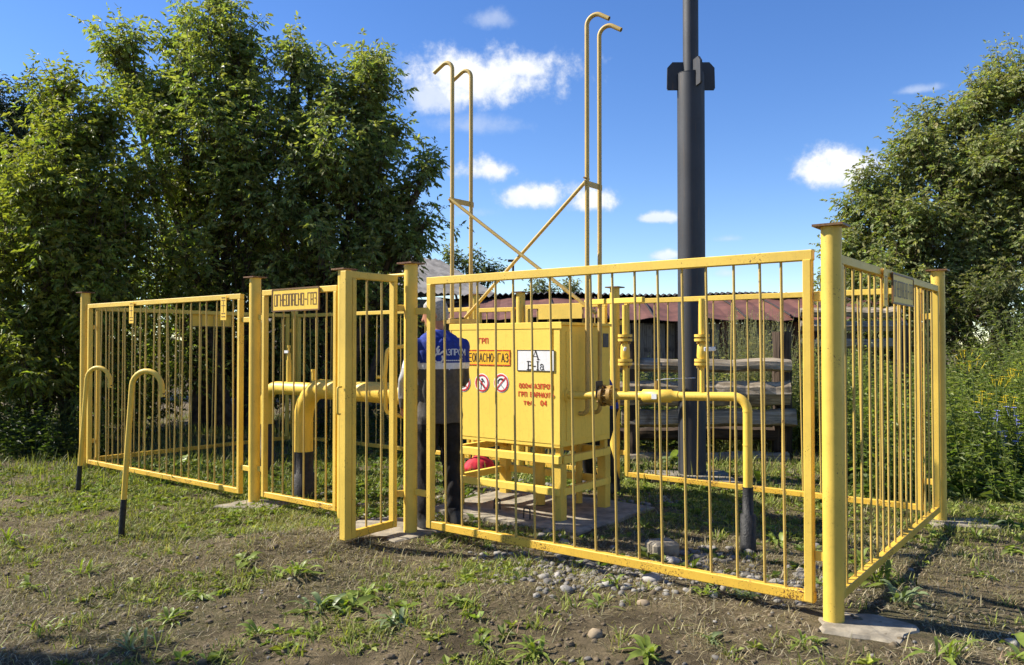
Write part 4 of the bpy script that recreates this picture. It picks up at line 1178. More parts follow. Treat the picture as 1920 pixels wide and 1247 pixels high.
tree('maple_tree', (10.6, 17.0, 0), [LB(1880, 180, 46, 46, 16.5, 140), LB(1800, 230, 45, 45, 16.5, 150), LB(1735, 285, 38, 40, 16.3, 110), LB(1790, 340, 70, 60, 16.2, 240, 1.2), LB(1885, 330, 95, 90, 16.0, 400, 1.3), LB(1670, 365, 38, 42, 16.2, 120), LB(1632, 420, 38, 32, 16.2, 110), LB(1720, 460, 85, 62, 16.0, 320, 1.2),
     LB(1860, 480, 120, 100, 15.7, 440, 1.3), LB(1605, 470, 28, 26, 16.2, 75), LB(1610, 530, 34, 26, 16.2, 70), LB(1690, 560, 110, 60, 16.0, 300, 1.2), LB(1850, 590, 120, 70, 15.7, 300, 1.2), LB(1990, 320, 100, 140, 16.5, 360, 1.5)],
     'large leafy tree at the right edge beyond the weeds', 16, leafcol=(0.21, 0.235, 0.085), tipcol=(0.40, 0.38, 0.18), stems=[(0, 0), (-.6, .2), (.7, .1), (-1.4, .1)], leaf_len=.095, dens=.92)
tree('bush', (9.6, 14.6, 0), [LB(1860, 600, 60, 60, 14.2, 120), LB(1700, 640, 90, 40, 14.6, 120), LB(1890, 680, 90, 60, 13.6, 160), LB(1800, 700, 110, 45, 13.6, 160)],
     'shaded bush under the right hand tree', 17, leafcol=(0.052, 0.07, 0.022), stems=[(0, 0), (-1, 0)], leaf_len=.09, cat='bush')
tree('far_tree', (-1.6, 30, 0), [LB(880, 510, 36, 22, 30, 110), LB(918, 525, 26, 18, 30, 80), LB(850, 490, 22, 18, 30, 50)], 'mid green tree behind the grey house roof', 18, leafcol=(0.05, 0.075, 0.028), leaf_len=.13, k_leaf=6, nleaf=3, twigL=(.3, .5))
for k, (px, py, rp, lb) in enumerate(((1020, 552, 26, 'pale treetop over the shed roof beside the lamp post'), (1085, 553, 34, 'pale treetop over the shed roof between vent pipes'), (1560, 548, 40, 'pale treetop over the shed beside the corner post'))):
    q = at(px, py, 42); tree('far_tree', (q.x, q.y, 0), [LB(px, py, rp, 16, 42, 70), LB(px + 4, py + 30, rp * 1.1, 28, 42, 60)], lb, 30 + k, leafcol=(0.11, 0.12, 0.05), leaf_len=.16, k_leaf=6, nleaf=3, group='far treetops over the shed')
# tree standing left of the view: its shadow falls across the lower left foreground
tree('maple_tree', (-8.2, 5.2, 0), [((-7.95, 5.0, 4.5), (.45, .14, .30), 90), ((-8.6, 5.05, 3.9), (.6, .3, .5), 90), ((-7.4, 4.9, 4.4), (.3, .06, .12), 24)], 'maple standing left of the view and shading the lower left grass', 19)

# ================================================================== tall weeds and flowers
def weeds(name, spots, hts, rng, label, base, tip, leafL=.11, nl=22, kind='stuff', mat='leaf', seedhead=None, cat=None, group=None, spread=.16):
    pos, d, ln, cc = [], [], [], []
    sv, sf = [], []
    n = len(spots); spots = np.asarray(spots, float)
    lean = rng.normal(0, spread, (n, 2))
    zg = gz(spots[:, 0], spots[:, 1])
    K = nl
    fr = np.linspace(.06, 1, K)[None, :] + rng.normal(0, .02, (n, K))
    H = np.asarray(hts)[:, None]
    X = spots[:, 0:1] + lean[:, 0:1] * H * fr ** 1.5; Y = spots[:, 1:2] + lean[:, 1:2] * H * fr ** 1.5; Zz = zg[:, None] + H * fr
    LP = np.stack([X, Y, Zz], -1).reshape(-1, 3); m = len(LP)
    th = (np.arange(K) * 2.4)[None, :] + rng.uniform(0, 6.28, (n, 1)) + rng.normal(0, .4, (n, K))
    dd = np.stack([np.cos(th), np.sin(th), .35 + rng.normal(0, .25, (n, K))], -1).reshape(-1, 3)
    sc_ = (1.25 - .85 * fr.clip(0, 1)).reshape(-1) * rng.uniform(.6, 1.25, m)
    L = leafL * sc_
    c = col_var(m, base, rng, .22, tip, (fr.clip(0, 1).reshape(-1) ** 2 * .7 * rng.rand(m)))
    v, f = leaves(LP, dd, L, L * rng.uniform(.22, .42, m), rng, .2, .35)
    cols = np.repeat(c, 4, 0)
    # stalks
    a = np.stack([spots[:, 0], spots[:, 1], zg - .02], -1); b = np.stack([X[:, -1], Y[:, -1], Zz[:, -1]], -1); mid = np.stack([X[:, K // 2], Y[:, K // 2], Zz[:, K // 2]], -1)
    r1 = np.array([1, 0, 0]); r2 = np.array([-.5, .87, 0]); r3 = np.array([-.5, -.87, 0])
    st = np.stack([q + r * w for q, w in ((a, .006), (mid, .0045), (b, .002)) for r in (r1, r2, r3)], 1).reshape(-1, 3)
    i = np.arange(n)[:, None] * 9 + len(v)
    sf = np.concatenate([i + t_ for k in (0, 3) for (p, q) in ((0, 1), (1, 2), (2, 0)) for t_ in ([k + p, k + q, k + 3 + q], [k + p, k + 3 + q, k + 3 + p])])
    cols = np.concatenate([cols, np.tile(np.array(base)[None, :] * 1.1, (len(st), 1))])
    o = np_mesh(name, np.concatenate([v, st]), np.concatenate([f, sf]), mat, cols)
    if kind: o['kind'] = kind
    tag(o, label, cat, group)
    return o, b

rng = np.random.RandomState(77)
def scatter_px(n, px0, px1, d0, d1, rng):
    dep = np.sqrt(rng.uniform(d0 ** 2, d1 ** 2, n)); px = rng.uniform(px0, px1, n)
    return np.stack([(px - 960) / FPX * dep, dep], -1)
def outside_yard(sp, mar=.25):
    s = (sp[:, 0] - AX.x) * U.x + (sp[:, 1] - AX.y) * U.y; t = (sp[:, 0] - AX.x) * V.x + (sp[:, 1] - AX.y) * V.y
    return ~((s > -mar) & (s < 8.5 + mar) & (t > -mar) & (t < T + mar))
sp = scatter_px(950, 1560, 2060, 8.0, 13.5, rng); sp = sp[outside_yard(sp, .7)]
weeds('tall_weeds', sp, rng.uniform(.85, 1.6, len(sp)) * (1 + .4 * frac_noise(sp[:, 0] * 1.6, sp[:, 1] * 1.2, 72)), rng, 'tall green weeds beyond the right side of the fence', (0.165, 0.205, 0.052), (0.33, 0.35, 0.11), .14, 34)
sp = scatter_px(200, 1610, 2000, 7.3, 8.6, rng); sp = sp[outside_yard(sp, .5)]
weeds('low_weeds', sp, rng.uniform(.25, .7, len(sp)), rng, 'lower leafy weeds at the edge of the weed patch', (0.12, 0.16, 0.04), (0.24, 0.27, 0.08), .15, 20)
sp = scatter_px(1000, 1120, 1600, 10.4, 15.0, rng)
weeds('weeds_behind_logs', sp, rng.uniform(.75, 1.25, len(sp)) * (1 + .35 * frac_noise(sp[:, 0] * 1.5, sp[:, 1] * .8, 71)), rng, 'greyish weeds between the log fence and the shed', (0.20, 0.225, 0.09), (0.45, 0.43, 0.24), .12, 30)
sp = scatter_px(230, 1355, 1470, 10.4, 12, rng)
weeds('dry_seed_weeds', sp, rng.uniform(1.3, 1.95, len(sp)), rng, 'pale dry seed weeds rising left of the old log post', (0.27, 0.26, 0.16), (0.50, 0.45, 0.32), .06, 60)
sp = scatter_px(420, -80, 200, 9.9, 12, rng)
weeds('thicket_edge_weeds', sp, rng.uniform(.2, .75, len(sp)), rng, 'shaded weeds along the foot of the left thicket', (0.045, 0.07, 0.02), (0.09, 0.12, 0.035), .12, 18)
sp = scatter_px(260, 560, 1130, 11.0, 14, rng)
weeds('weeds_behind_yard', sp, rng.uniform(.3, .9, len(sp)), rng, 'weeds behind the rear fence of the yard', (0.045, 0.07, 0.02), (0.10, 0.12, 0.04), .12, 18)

def flower_plant(px, py, dep, kind, k, label):
    top = at(px, py, dep); rr_ = np.random.RandomState(500 + k)
    e = thing('flowering_weed', (top.x, top.y, gzf(top.x, top.y)), label, 'wildflower', ('yellow' if kind == 'y' else 'blue') + ' flowering weeds at the right')
    mb = MB(); g = P(top.x, top.y, gzf(top.x, top.y)); h = top.z - g.z
    mb.tube([g - Z * .03, g + Z * h * .5 + P(.03, 0, 0), top - Z * .01], [.008, .006, .004], 5); mb.build('stalk', M['stalk'], e)
    mb = MB()
    for j in range(16):
        a = j * 2.4; z = h * (.12 + .75 * j / 16); b = g + Z * z + P(.03 * math.sin(math.pi * z / h), 0, 0); d = P(math.cos(a), math.sin(a), .4).normalized(); L = .14 - .005 * j
        sd_ = d.cross(Z).normalized() * L * .16
        mb.add([b, b + d * L * .5 + sd_, b + d * L - Z * .03, b + d * L * .5 - sd_], [(0, 1, 2), (0, 2, 3)])
    mb.build('foliage', M['stalkleaf'], e)
    for j in range(7 if kind == 'y' else 7):
        o = P(rr_.normal(0, .075), rr_.normal(0, .075), -abs(rr_.normal(0, .05 if kind == 'y' else .16)))
        c = top + o; mb = MB(); rd = .026 if kind == 'y' else .026
        for q in range(7):
            a = q / 7 * 6.283; d = P(math.cos(a), math.sin(a), .25); sd_ = P(-math.sin(a), math.cos(a), 0) * rd * .42
            mb.add([c, c + d * rd * .7 + sd_, c + d * rd * 1.3, c + d * rd * .7 - sd_], [(0, 1, 2, 3)])
        mb.tube([c - Z * .09 - o * .3, c - Z * .004], .002, 3); mb.build('blossom', M['petal_y' if kind == 'y' else 'petal_b'], e)
M['stalk'] = simple('green_stalk', (0.07, 0.10, 0.03)); M['stalkleaf'] = simple('weed_leaf', (0.055, 0.085, 0.022), .55)
M['petal_y'] = simple('yellow_petal', (0.80, 0.58, 0.02), .6, 30, .1); M['petal_b'] = simple('blue_violet_petal', (0.30, 0.32, 0.75), .6, 30, .2)
for k, (px, py, dp) in enumerate(((1822, 672, 9.0), (1866, 700, 8.7), (1890, 745, 8.4), (1838, 735, 8.5), (1812, 655, 10.2), (1900, 690, 9.2))):
    flower_plant(px, py, dp, 'y', k, ['yellow wildflower highest at the left of the flower patch', 'yellow wildflower in the middle of the flower patch', 'yellow wildflower low at the right edge', 'yellow wildflower low in the weeds below the others', 'yellow wildflower furthest back beneath the tree', 'yellow wildflower at the right edge under the tree'][k])
for k, (px, py, dp) in enumerate(((1902, 762, 8.1), (1885, 800, 8.0), (1862, 770, 8.3))):
    flower_plant(px, py, dp, 'b', 20 + k, ['blue wildflower at the right edge of the picture', 'blue wildflower lowest in the weeds at the right', 'blue wildflower left of the other blue ones'][k])

# ================================================================== ground cover
def green_density(x, y):
    d = -((x - AX.x) * V.x + (y - AX.y) * V.y)
    n = frac_noise(x * 1.3, y * 1.3, 21) + .6 * frac_noise(x * 3.1, y * 3.1, 22)
    left = sstep(-.5, -4.5, x)
    bare = np.exp(-(((x + 1.5) / 1.0) ** 2 + ((y - 5.55) / .55) ** 2)) + .7 * np.exp(-(((x - .3) / 2.2) ** 2 + ((y - 4.55) / .35) ** 2)) + .6 * np.exp(-(((x - 2.6) / 1.0) ** 2 + ((y - 4.8) / .7) ** 2))
    return sstep(-.3, .75, n * 1.0 + .40 * left - 1.3 * bare + .12)

def blades(name, n, region, rng, h, w, label, cbase, ctip, dens=None, lie=.35, px=(-520, 2300), tuft=0):
    sp = scatter_px(n, px[0], px[1], region[0], region[1], rng)
    if dens is not None:
        sp = sp[rng.rand(len(sp)) < dens(sp[:, 0], sp[:, 1])]
    if tuft:
        sz_ = rng.uniform(.012, .045, (len(sp), 1)); k_ = rng.randint(max(3, tuft // 3), tuft + 1, len(sp))
        sz_ = np.repeat(sz_, k_, 0); sp = np.repeat(sp, k_, 0); sp = sp + rng.normal(0, 1, sp.shape) * sz_
    n = len(sp)
    z = gz(sp[:, 0], sp[:, 1]) - .004
    b = np.stack([sp[:, 0], sp[:, 1], z], -1)
    th = rng.uniform(0, 6.28, n); ln = rng.uniform(h[0], h[1], n) * rng.uniform(.6, 1.2, n)
    ti = np.abs(rng.normal(lie, .28, n)).clip(.05, 1.45)
    d = np.stack([np.cos(th) * np.sin(ti), np.sin(th) * np.sin(ti), np.cos(ti)], -1)
    sd = np.stack([-np.sin(th), np.cos(th), np.zeros(n)], -1)
    wd = (rng.uniform(w[0], w[1], n))[:, None]
    m = b + d * (ln * .55)[:, None]
    tip = b + d * ln[:, None] + np.stack([np.cos(th), np.sin(th), -1.1 * np.ones(n)], -1) * (ln * .25 * np.sin(ti).clip(.2, 1))[:, None]
    tip[:, 2] = np.maximum(tip[:, 2], z + .004)
    v = np.stack([b - sd * wd * .5, b + sd * wd * .5, m + sd * wd * .42, m - sd * wd * .42, tip], 1).reshape(-1, 3)
    i = np.arange(n)[:, None] * 5
    f = np.concatenate([i + [0, 1, 2], i + [0, 2, 3], i + [3, 2, 4]])
    c = col_var(n, cbase, rng, .38, ctip, rng.rand(n) ** 2 * .95)
    o = np_mesh(name, v, f, 'grassmat', np.repeat(c, 5, 0))
    o['kind'] = 'stuff'; o['label'] = label
    return o
def clump(dens, scale=9, seed=9, thr=.1):
    def f(x, y):
        n = frac_noise(x * scale * .45, y * scale * .45, seed)
        return dens(x, y) * (.25 + .75 * sstep(thr - .2, thr + .6, n + .25))
    return f
GC, GT = (0.142, 0.165, 0.036), (0.38, 0.37, 0.12)
def not_slab(f):
    def g_(x, y):
        s = (x - AX.x) * U.x + (y - AX.y) * U.y; t = (x - AX.x) * V.x + (y - AX.y) * V.y
        pad = (s > 2.0) & (s < 3.68) & (t > .68) & (t < 2.0)
        th = (s > 2.9) & (s < 3.75) & (t > -.35) & (t < .35)
        ft = (x > 1.52) & (x < 2.1) & (y > 3.78) & (y < 4.28)
        return f(x, y) * (1 - (pad | th | ft))
    return g_
gd = not_slab(green_density)
blades('grass', 235000, (2.3, 8.0), rng, (.02, .075), (.004, .009), 'short green grass in patches over the foreground', GC, GT, clump(gd, 14, 9, -.05), .75)
blades('far_grass', 55000, (8.0, 16), rng, (.07, .22), (.006, .013), 'grass in the yard and below the trees', (0.075, 0.105, 0.026), GT, lambda x, y: .25 + .75 * gd(x, y), .5)
blades('dry_grass', 290000, (2.3, 9.0), rng, (.03, .10), (.002, .0048), 'dry straw coloured grass lying on the soil', (0.20, 0.165, 0.095), (0.58, 0.51, 0.35), not_slab(lambda x, y: .38 + .42 * frac_noise(x * 2, y * 2, 31)), 1.2)
blades('grass_stubble', 190000, (2.3, 7.5), rng, (.015, .05), (.0025, .005), 'short brownish stubble between the grass patches', (0.13, 0.105, 0.05), (0.30, 0.26, 0.12), not_slab(lambda x, y: .35 + .45 * frac_noise(x * 3, y * 3, 33)), .7)
blades('grass_tufts', 3000, (2.4, 9.5), rng, (.04, .125), (.004, .009), 'taller grass tufts standing in the short grass', (0.160, 0.195, 0.036), (0.40, 0.41, 0.11), lambda x, y: .22 * (not_slab(lambda a, b: 1 + 0 * a)(x, y)) + .6 * gd(x, y), .65, tuft=24)
blades('straw_tufts', 1150, (2.4, 8.0), rng, (.05, .14), (.003, .006), 'pale dry grass tufts in the soil', (0.25, 0.205, 0.11), (0.50, 0.43, 0.26), not_slab(lambda x, y: .5 + .4 * frac_noise(x * 2.4, y * 2.4, 35)), .85, tuft=16)
# broad small leaves close to the ground
def rosettes(name, n, region, rng, L, label, dens, lo=(4, 8), px=(-100, 2020), base=(0.105, 0.145, 0.034), tip=(0.22, 0.25, 0.07)):
    sp = scatter_px(n, px[0], px[1], region[0], region[1], rng); sp = sp[rng.rand(len(sp)) < dens(sp[:, 0], sp[:, 1])]
    n = len(sp); K = lo[1]
    z = gz(sp[:, 0], sp[:, 1])
    size = rng.uniform(.6, 1.3, n)
    th = rng.uniform(0, 6.28, (n, 1)) + np.arange(K)[None, :] * (6.283 / K) + rng.normal(0, .4, (n, K))
    el = rng.uniform(.15, 1.0, (n, K))
    d = np.stack([np.cos(th) * np.cos(el), np.sin(th) * np.cos(el), np.sin(el)], -1).reshape(-1, 3)
    p = np.repeat(np.stack([sp[:, 0], sp[:, 1], z], -1), K, 0)
    ln = np.repeat(size, K) * rng.uniform(L[0], L[1], n * K)
    c = np.repeat(col_var(n, base, rng, .18), K, 0); c = c * (1 + rng.normal(0, .15, (n * K, 1))) + np.array(tip)[None] * (rng.rand(n * K, 1) ** 3 * .5)
    v, f = leaves(p, d, ln, ln * rng.uniform(.25, .5, n * K), rng, .15, .35)
    o = np_mesh(name, v, f, 'grassmat', np.repeat(c.clip(.005, .9), 4, 0)); o['kind'] = 'stuff'; o['label'] = label
    return o
rosettes('small_leafy_plants', 11500, (2.4, 9.5), rng, (.025, .085), 'small leafy ground plants scattered over the soil', clump(gd, 10, 61, 0), base=(0.165, 0.205, 0.04), tip=(0.32, 0.34, 0.08))
def yard(x, y):
    s = (x - AX.x) * U.x + (y - AX.y) * U.y; t = (x - AX.x) * V.x + (y - AX.y) * V.y
    return ((s > .1) & (s < 8.5) & (t > .15) & (t < 3.3)) * not_slab(lambda x, y: .35 + .6 * sstep(-.3, .6, frac_noise(x * 2.2, y * 2.2, 41)) + 0 * s)(x, y) * (.35 + .65 * sstep(2.0, 4.5, s))
rosettes('yard_plants', 9000, (4.5, 12), rng, (.04, .12), 'low leafy plants covering the yard inside the fence', yard, px=(150, 1600))

# single leafy weeds of the foreground
def weed_plant(px, py, size, label, k, lw=.3, upr=.7, nleaf=9, col='weedleaf', group='leafy weeds in the foreground soil'):
    d = ray(px, py); dep = 4.0
    for _ in range(12):
        dep = (EYE - gzf(d.x * dep, dep)) / max(.02, -d.z)
    x, y = d.x * dep, dep; z = gzf(x, y)
    rr_ = random.Random(900 + k); mb = MB(); g = P(x, y, z)
    for j in range(nleaf):
        a = rr_.uniform(0, 6.283); L = size * rr_.uniform(.35, 1.05); e_ = rr_.uniform(.1, 1.45) * upr
        dh = P(math.cos(a), math.sin(a), 0); sd_ = (P(-math.sin(a), math.cos(a), 0) + Z * rr_.uniform(-.5, .5)).normalized(); g = P(x + rr_.gauss(0, size * .16), y + rr_.gauss(0, size * .16), z)
        pts = []
        for q in range(6):
            f = q / 5; r_ = L * f
            c = g + dh * (r_ * math.cos(e_) + L * .12 * f * f) + Z * (r_ * math.sin(e_) - L * .42 * f * f * f + .01)
            c.z = max(c.z, z + .006)
            w = L * lw * .42 * rr_.uniform(.8, 1.15) * math.sin(math.pi * min(1, f * .93 + .05)) ** .8
            pts.append((c - sd_ * w + Z * w * .3, c, c + sd_ * w + Z * w * .3))
        vs = [p for t_ in pts for p in t_]
        mb.add(vs, [(q * 3 + i, q * 3 + i + 1, q * 3 + 4 + i, q * 3 + 3 + i) for q in range(5) for i in range(2)], True)
    o = mb.build('leafy_weed', M[col]); tag(o, label, 'weed', group)
    return o
def weedmat(nm, c):
    s = NT(nm); n = s.noise(14, 4); cc = s.mix(s.ramp(n, .3, .7), c, tuple(min(1, q * 1.7) for q in c))
    p = s.n('ShaderNodeBsdfPrincipled', {'Roughness': .45, 'Base Color': cc, 'Specular IOR Level': .4}); t_ = s.n('ShaderNodeBsdfTranslucent')
    s.t.links.new(s.mix(1.0, cc, (1.3, 1.4, .4), 'MULTIPLY'), t_.inputs['Color']); mx = s.n('ShaderNodeMixShader', {0: .35})
    s.t.links.new(p.outputs[0], mx.inputs[1]); s.t.links.new(t_.outputs[0], mx.inputs[2]); s.t.links.new(mx.outputs[0], s.out.inputs['Surface']); return s.m
M['weedleaf'] = weedmat('weed_leaf_green', (0.14, 0.18, 0.032)); M['weedleaf2'] = weedmat('weed_leaf_bluish', (0.13, 0.165, 0.075))
M['weedleaf'].use_backface_culling = False
spots = [(165, 1075, .22, .13, 1.1, 14), (20, 1020, .24, .12, 1.1, 14), (60, 1100, .15, .35, .6, 7), (560, 1075, .20, .22, 1.0, 12), (460, 1050, .16, .4, .5, 7), (375, 1120, .14, .4, .6, 7), (600, 1140, .20, .3, .7, 10), (660, 1135, .18, .35, .6, 9),
         (690, 1120, .17, .3, .8, 9), (735, 1170, .2, .3, .8, 10), (320, 1165, .16, .3, .8, 10), (480, 1190, .14, .3, .8, 9), (1000, 1222, .17, .22, .9, 12), (1120, 1138, .13, .3, .7, 8), (1150, 1095, .12, .3, .8, 8), (1330, 1200, .12, .3, .7, 8),
         (1210, 1228, .16, .35, .6, 9), (1320, 1115, .12, .3, .7, 8), (1405, 1120, .11, .35, .6, 7), (860, 1130, .13, .3, .7, 8), (1640, 1090, .24, .25, 1.0, 14), (1690, 1130, .2, .22, 1.0, 12), (1610, 1060, .2, .3, .9, 10), (1830, 1010, .17, .2, .9, 12),
         (1850, 985, .15, .3, .7, 9), (1890, 1035, .17, .4, .5, 7), (1830, 1080, .13, .3, .6, 7), (1905, 1235, .26, .42, .5, 5), (1760, 1230, .2, .15, 1.1, 10), (1500, 1210, .12, .2, 1, 10), (250, 1215, .2, .15, 1.1, 12), (90, 1190, .2, .15, 1.1, 12), (900, 1210, .14, .3, .7, 8)]
WL = {2: 'low broad weed near the left edge below the grassy one', 4: 'flat broad leaved weed left of the bright upright weed', 5: 'small flat weed in the left foreground, left of the mound', 6: 'leafy weed in the row below the gate, leftmost',
      7: 'leafy weed in the row below the gate, middle', 8: 'leafy weed in the row below the gate, nearest the gate', 9: 'larger leafy weed below the gate row, toward the bottom edge', 10: 'weed at the edge of the lower left shadow',
      11: 'weed near the bottom edge, right of the lower left shadow', 13: 'bushy weed below the gravel strip', 14: 'weed growing at the edge of the gravel strip', 15: 'weed in dry grass right of the tan stone', 16: 'leafy weed at the bottom edge right of the tan stone',
      17: 'weed under the front rail right of the big pale stone', 18: 'small weed under the right end of the front rail', 19: 'weed below the left end of the front right panel', 21: 'upright weed behind the corner footing', 22: 'weed against the middle of the right side panel',
      23: 'spiky weed near the far right footing', 24: 'leafy weed just beyond the far right footing', 25: 'broad weed at the right edge below the tall weeds', 26: 'small weed on the bare soil right of the side panel', 28: 'grassy weed near the bottom right, beside the slab',
      29: 'grassy weed at the bottom edge left of the corner footing', 30: 'grassy weed inside the lower left shadow, right one', 31: 'grassy weed inside the lower left shadow, left one', 32: 'leafy weed at the bottom edge left of the tan stone'}
wl = {0: 'upright grassy weed left of the hooked tubes in the foreground', 1: 'grassy weed at the left edge of the picture', 3: 'bright upright weed in front of the gate mound', 20: 'large leafy weed against the right side panel', 27: 'broad leaved weed in the bottom right corner', 12: 'leafy weed at the bottom edge below the cabinet'}
for k, (px, py, sz, lw, up_, nl) in enumerate(spots):
    nl = int(nl * 1.9); sz *= .92; lw *= .8
    if k in wl: weed_plant(px, py, sz, wl[k], k, lw, up_, nl, group=None)
    else: weed_plant(px, py, sz, WL.get(k, 'small leafy weed growing in the foreground soil'), k, lw, up_, nl, 'weedleaf' if k % 3 else 'weedleaf2')
# burdock by the right panel, inside view through the bars
for k, (px, py, sz, lb) in enumerate(((1610, 905, .45, 'broad leaved burdock seen through the right side panel'), (1830, 925, .4, 'broad leaved burdock at the foot of the tall weeds'), (1740, 900, .42, 'broad leaved burdock beside the far right post'), (1265, 870, .3, 'broad leaved plant at the foot of the log fence'))):
    weed_plant(px, py, sz, lb, 60 + k, .6, .95, 9, 'weedleaf2', group=None)
for k, (px, py, sz, lb) in enumerate(((1425, 905, .22, 'leafy weed inside the yard by the right stile'), (335, 880, .3, 'leafy weed inside the long left panel'), (1455, 1020, .16, 'leafy weed inside the yard beside the black sleeve'))):
    weed_plant(px, py, sz, lb, 70 + k, .4, .9, 9, 'weedleaf', group=None)

# ------------------------------------------------------------------ stones
def stone_mesh(r, rr_, seed, flat=.62):
    bm = bmesh.new(); bmesh.ops.create_icosphere(bm, subdivisions=2, radius=1)
    sq = [rr_.uniform(.8, 1.25), rr_.uniform(.7, 1.0), flat * rr_.uniform(.8, 1.2)]
    ph = [rr_.uniform(0, 6) for _ in range(6)]
    out = []
    for v in bm.verts:
        k = 1 + .10 * math.sin(v.co.x * 2.3 + ph[0]) + .09 * math.sin(v.co.y * 2.9 + ph[1]) + .08 * math.sin(v.co.z * 3.1 + ph[2]) + .07 * math.sin(v.co.x * 5 + v.co.y * 6 + ph[3]) + .06 * math.sin(v.co.z * 6 - v.co.y * 4 + ph[4])
        out.append(Vector((v.co.x * sq[0], v.co.y * sq[1], v.co.z * sq[2])) * k * r)
    fs = [[v.index for v in f.verts] for f in bm.faces]; bm.free()
    return out, fs
def ground_hit(px, py):
    d = ray(px, py); dep = 5.0
    for _ in range(6): dep = (EYE - gzf(d.x * dep, dep)) / max(.02, -d.z)
    return d.x * dep, dep
def stone(px, py, wpx, label, k, mat='stone'):
    x, y = ground_hit(px, py); rr_ = random.Random(300 + k); r = wpx / FPX * y / 2
    vs, fs = stone_mesh(r, rr_, k); a = rr_.uniform(0, 6.28); z = gzf(x, y) + r * .12
    mb = MB(); mb.add([P(v.x * math.cos(a) - v.y * math.sin(a) + x, v.x * math.sin(a) + v.y * math.cos(a) + y, v.z + z) for v in vs], fs, True)
    tag(mb.build('stone', mat), label, 'stone', 'single larger stones')
M['stone_pale'] = simple('pale_stone', (0.36, 0.33, 0.29), .8, 14, .3, .4, .004)
M['stone_tan'] = simple('tan_stone', (0.26, 0.20, 0.13), .85, 14, .3, .4, .004)
for k, (px, py, w, lb, mt) in enumerate(((1220, 1085, 42, 'large pale stone just under the front bottom rail', 'stone_pale'), (1117, 1188, 30, 'tan stone standing in the dry grass near the bottom edge', 'stone_tan'), (1061, 1104, 24, 'grey stone in front of the gravel strip', 'stone'),
        (1138, 1095, 26, 'grey stone between gravel strip and front rail', 'stone'), (1045, 1080, 20, 'white stone at the left of the front rail gravel', 'stone_pale'), (1335, 1115, 20, 'small white stone right of the big pale stone', 'stone_pale'), (1480, 1063, 17, 'white pebble inside the fence beside the stile', 'stone_pale'),
        (1258, 1052, 26, 'pale stone inside the fence behind the big one', 'stone_pale'), (1205, 1130, 26, 'tan half buried stone below the big pale stone', 'stone_tan'), (1890, 1205, 34, 'grey flat stone near the bottom right corner', 'stone'))):
    stone(px, py, w, lb, k, mt)
def gravel(name, n, fsel, rng, label, size, mat='gravel'):
    rr_ = random.Random(8); protos = [stone_mesh(1.0, rr_, i) for i in range(8)]
    V_, F_ = [], []; base = 0; cnt = 0
    tries = 0
    while cnt < n and tries < n * 30:
        tries += 1
        x, y = fsel(rng)
        if x is None: continue
        vs, fs = protos[rng.randint(8)]
        r = rng.uniform(*size) * (1 if rng.rand() < .85 else 1.5); a = rng.rand() * 6.28; z = gzf(x, y) + r * .10
        arr = np.array([tuple(v) for v in vs]) * r
        V_.append(np.stack([arr[:, 0] * math.cos(a) - arr[:, 1] * math.sin(a) + x, arr[:, 0] * math.sin(a) + arr[:, 1] * math.cos(a) + y, arr[:, 2] + z], -1))
        F_.append(np.array(fs) + base); base += len(arr); cnt += 1
    o = np_mesh(name, np.concatenate(V_), np.concatenate(F_), mat, None, None, True); o['kind'] = 'stuff'; o['label'] = label
s = NT('mixed_gravel'); gi = s.n('ShaderNodeNewGeometry').outputs['Random Per Island']
c_ = s.mix(gi, (0.085, 0.078, 0.068), (0.27, 0.25, 0.215)); s.bsdf(s.mix(s.math('MULTIPLY', s.ramp(s.noise(30, 4), .45, .7), .5), c_, (.13, .11, .09)), .8, s.bump(s.noise(120, 4), .3, .003)); M['gravel'] = s.m; M['clod'] = simple('soil_clod', (0.12, 0.092, 0.058), .95, 30, .4, .6, .006)
def sel_front(r):
    px = r.normal(1080, 105); py = r.normal(1072, 20) + (px - 1080) * .11
    if px < 880 or px > 1300 or py < 1020: return None, None
    return ground_hit(px, py)
gravel('gravel', 430, sel_front, rng, 'strip of rounded gravel under the front bottom rail', (.009, .026))
def sel_yard(r):
    s = r.uniform(.2, 5.2); t = r.uniform(.1, 2.4)
    if 2.0 < s < 3.7 and .7 < t < 2.0: return None, None
    if frac_noise(s * 3, t * 3, 55) < -.05: return None, None
    q = F(s, t); return q.x, q.y
gravel('yard_gravel', 900, sel_yard, rng, 'grey gravel strewn inside the yard', (.010, .032))
gravel('soil_clods', 1500, lambda r: ground_hit(r.uniform(-40, 1960), r.uniform(930, 1247) if r.rand() < .8 else r.uniform(880, 930)), rng, 'small crumbs and clods of soil on the ground', (.005, .018), 'clod')
def sel_any(r):
    x, y = ground_hit(r.uniform(0, 1920), r.uniform(960, 1247))
    return x, y
gravel('scattered_pebbles', 150, sel_any, rng, 'small pebbles scattered over the foreground soil', (.006, .016))

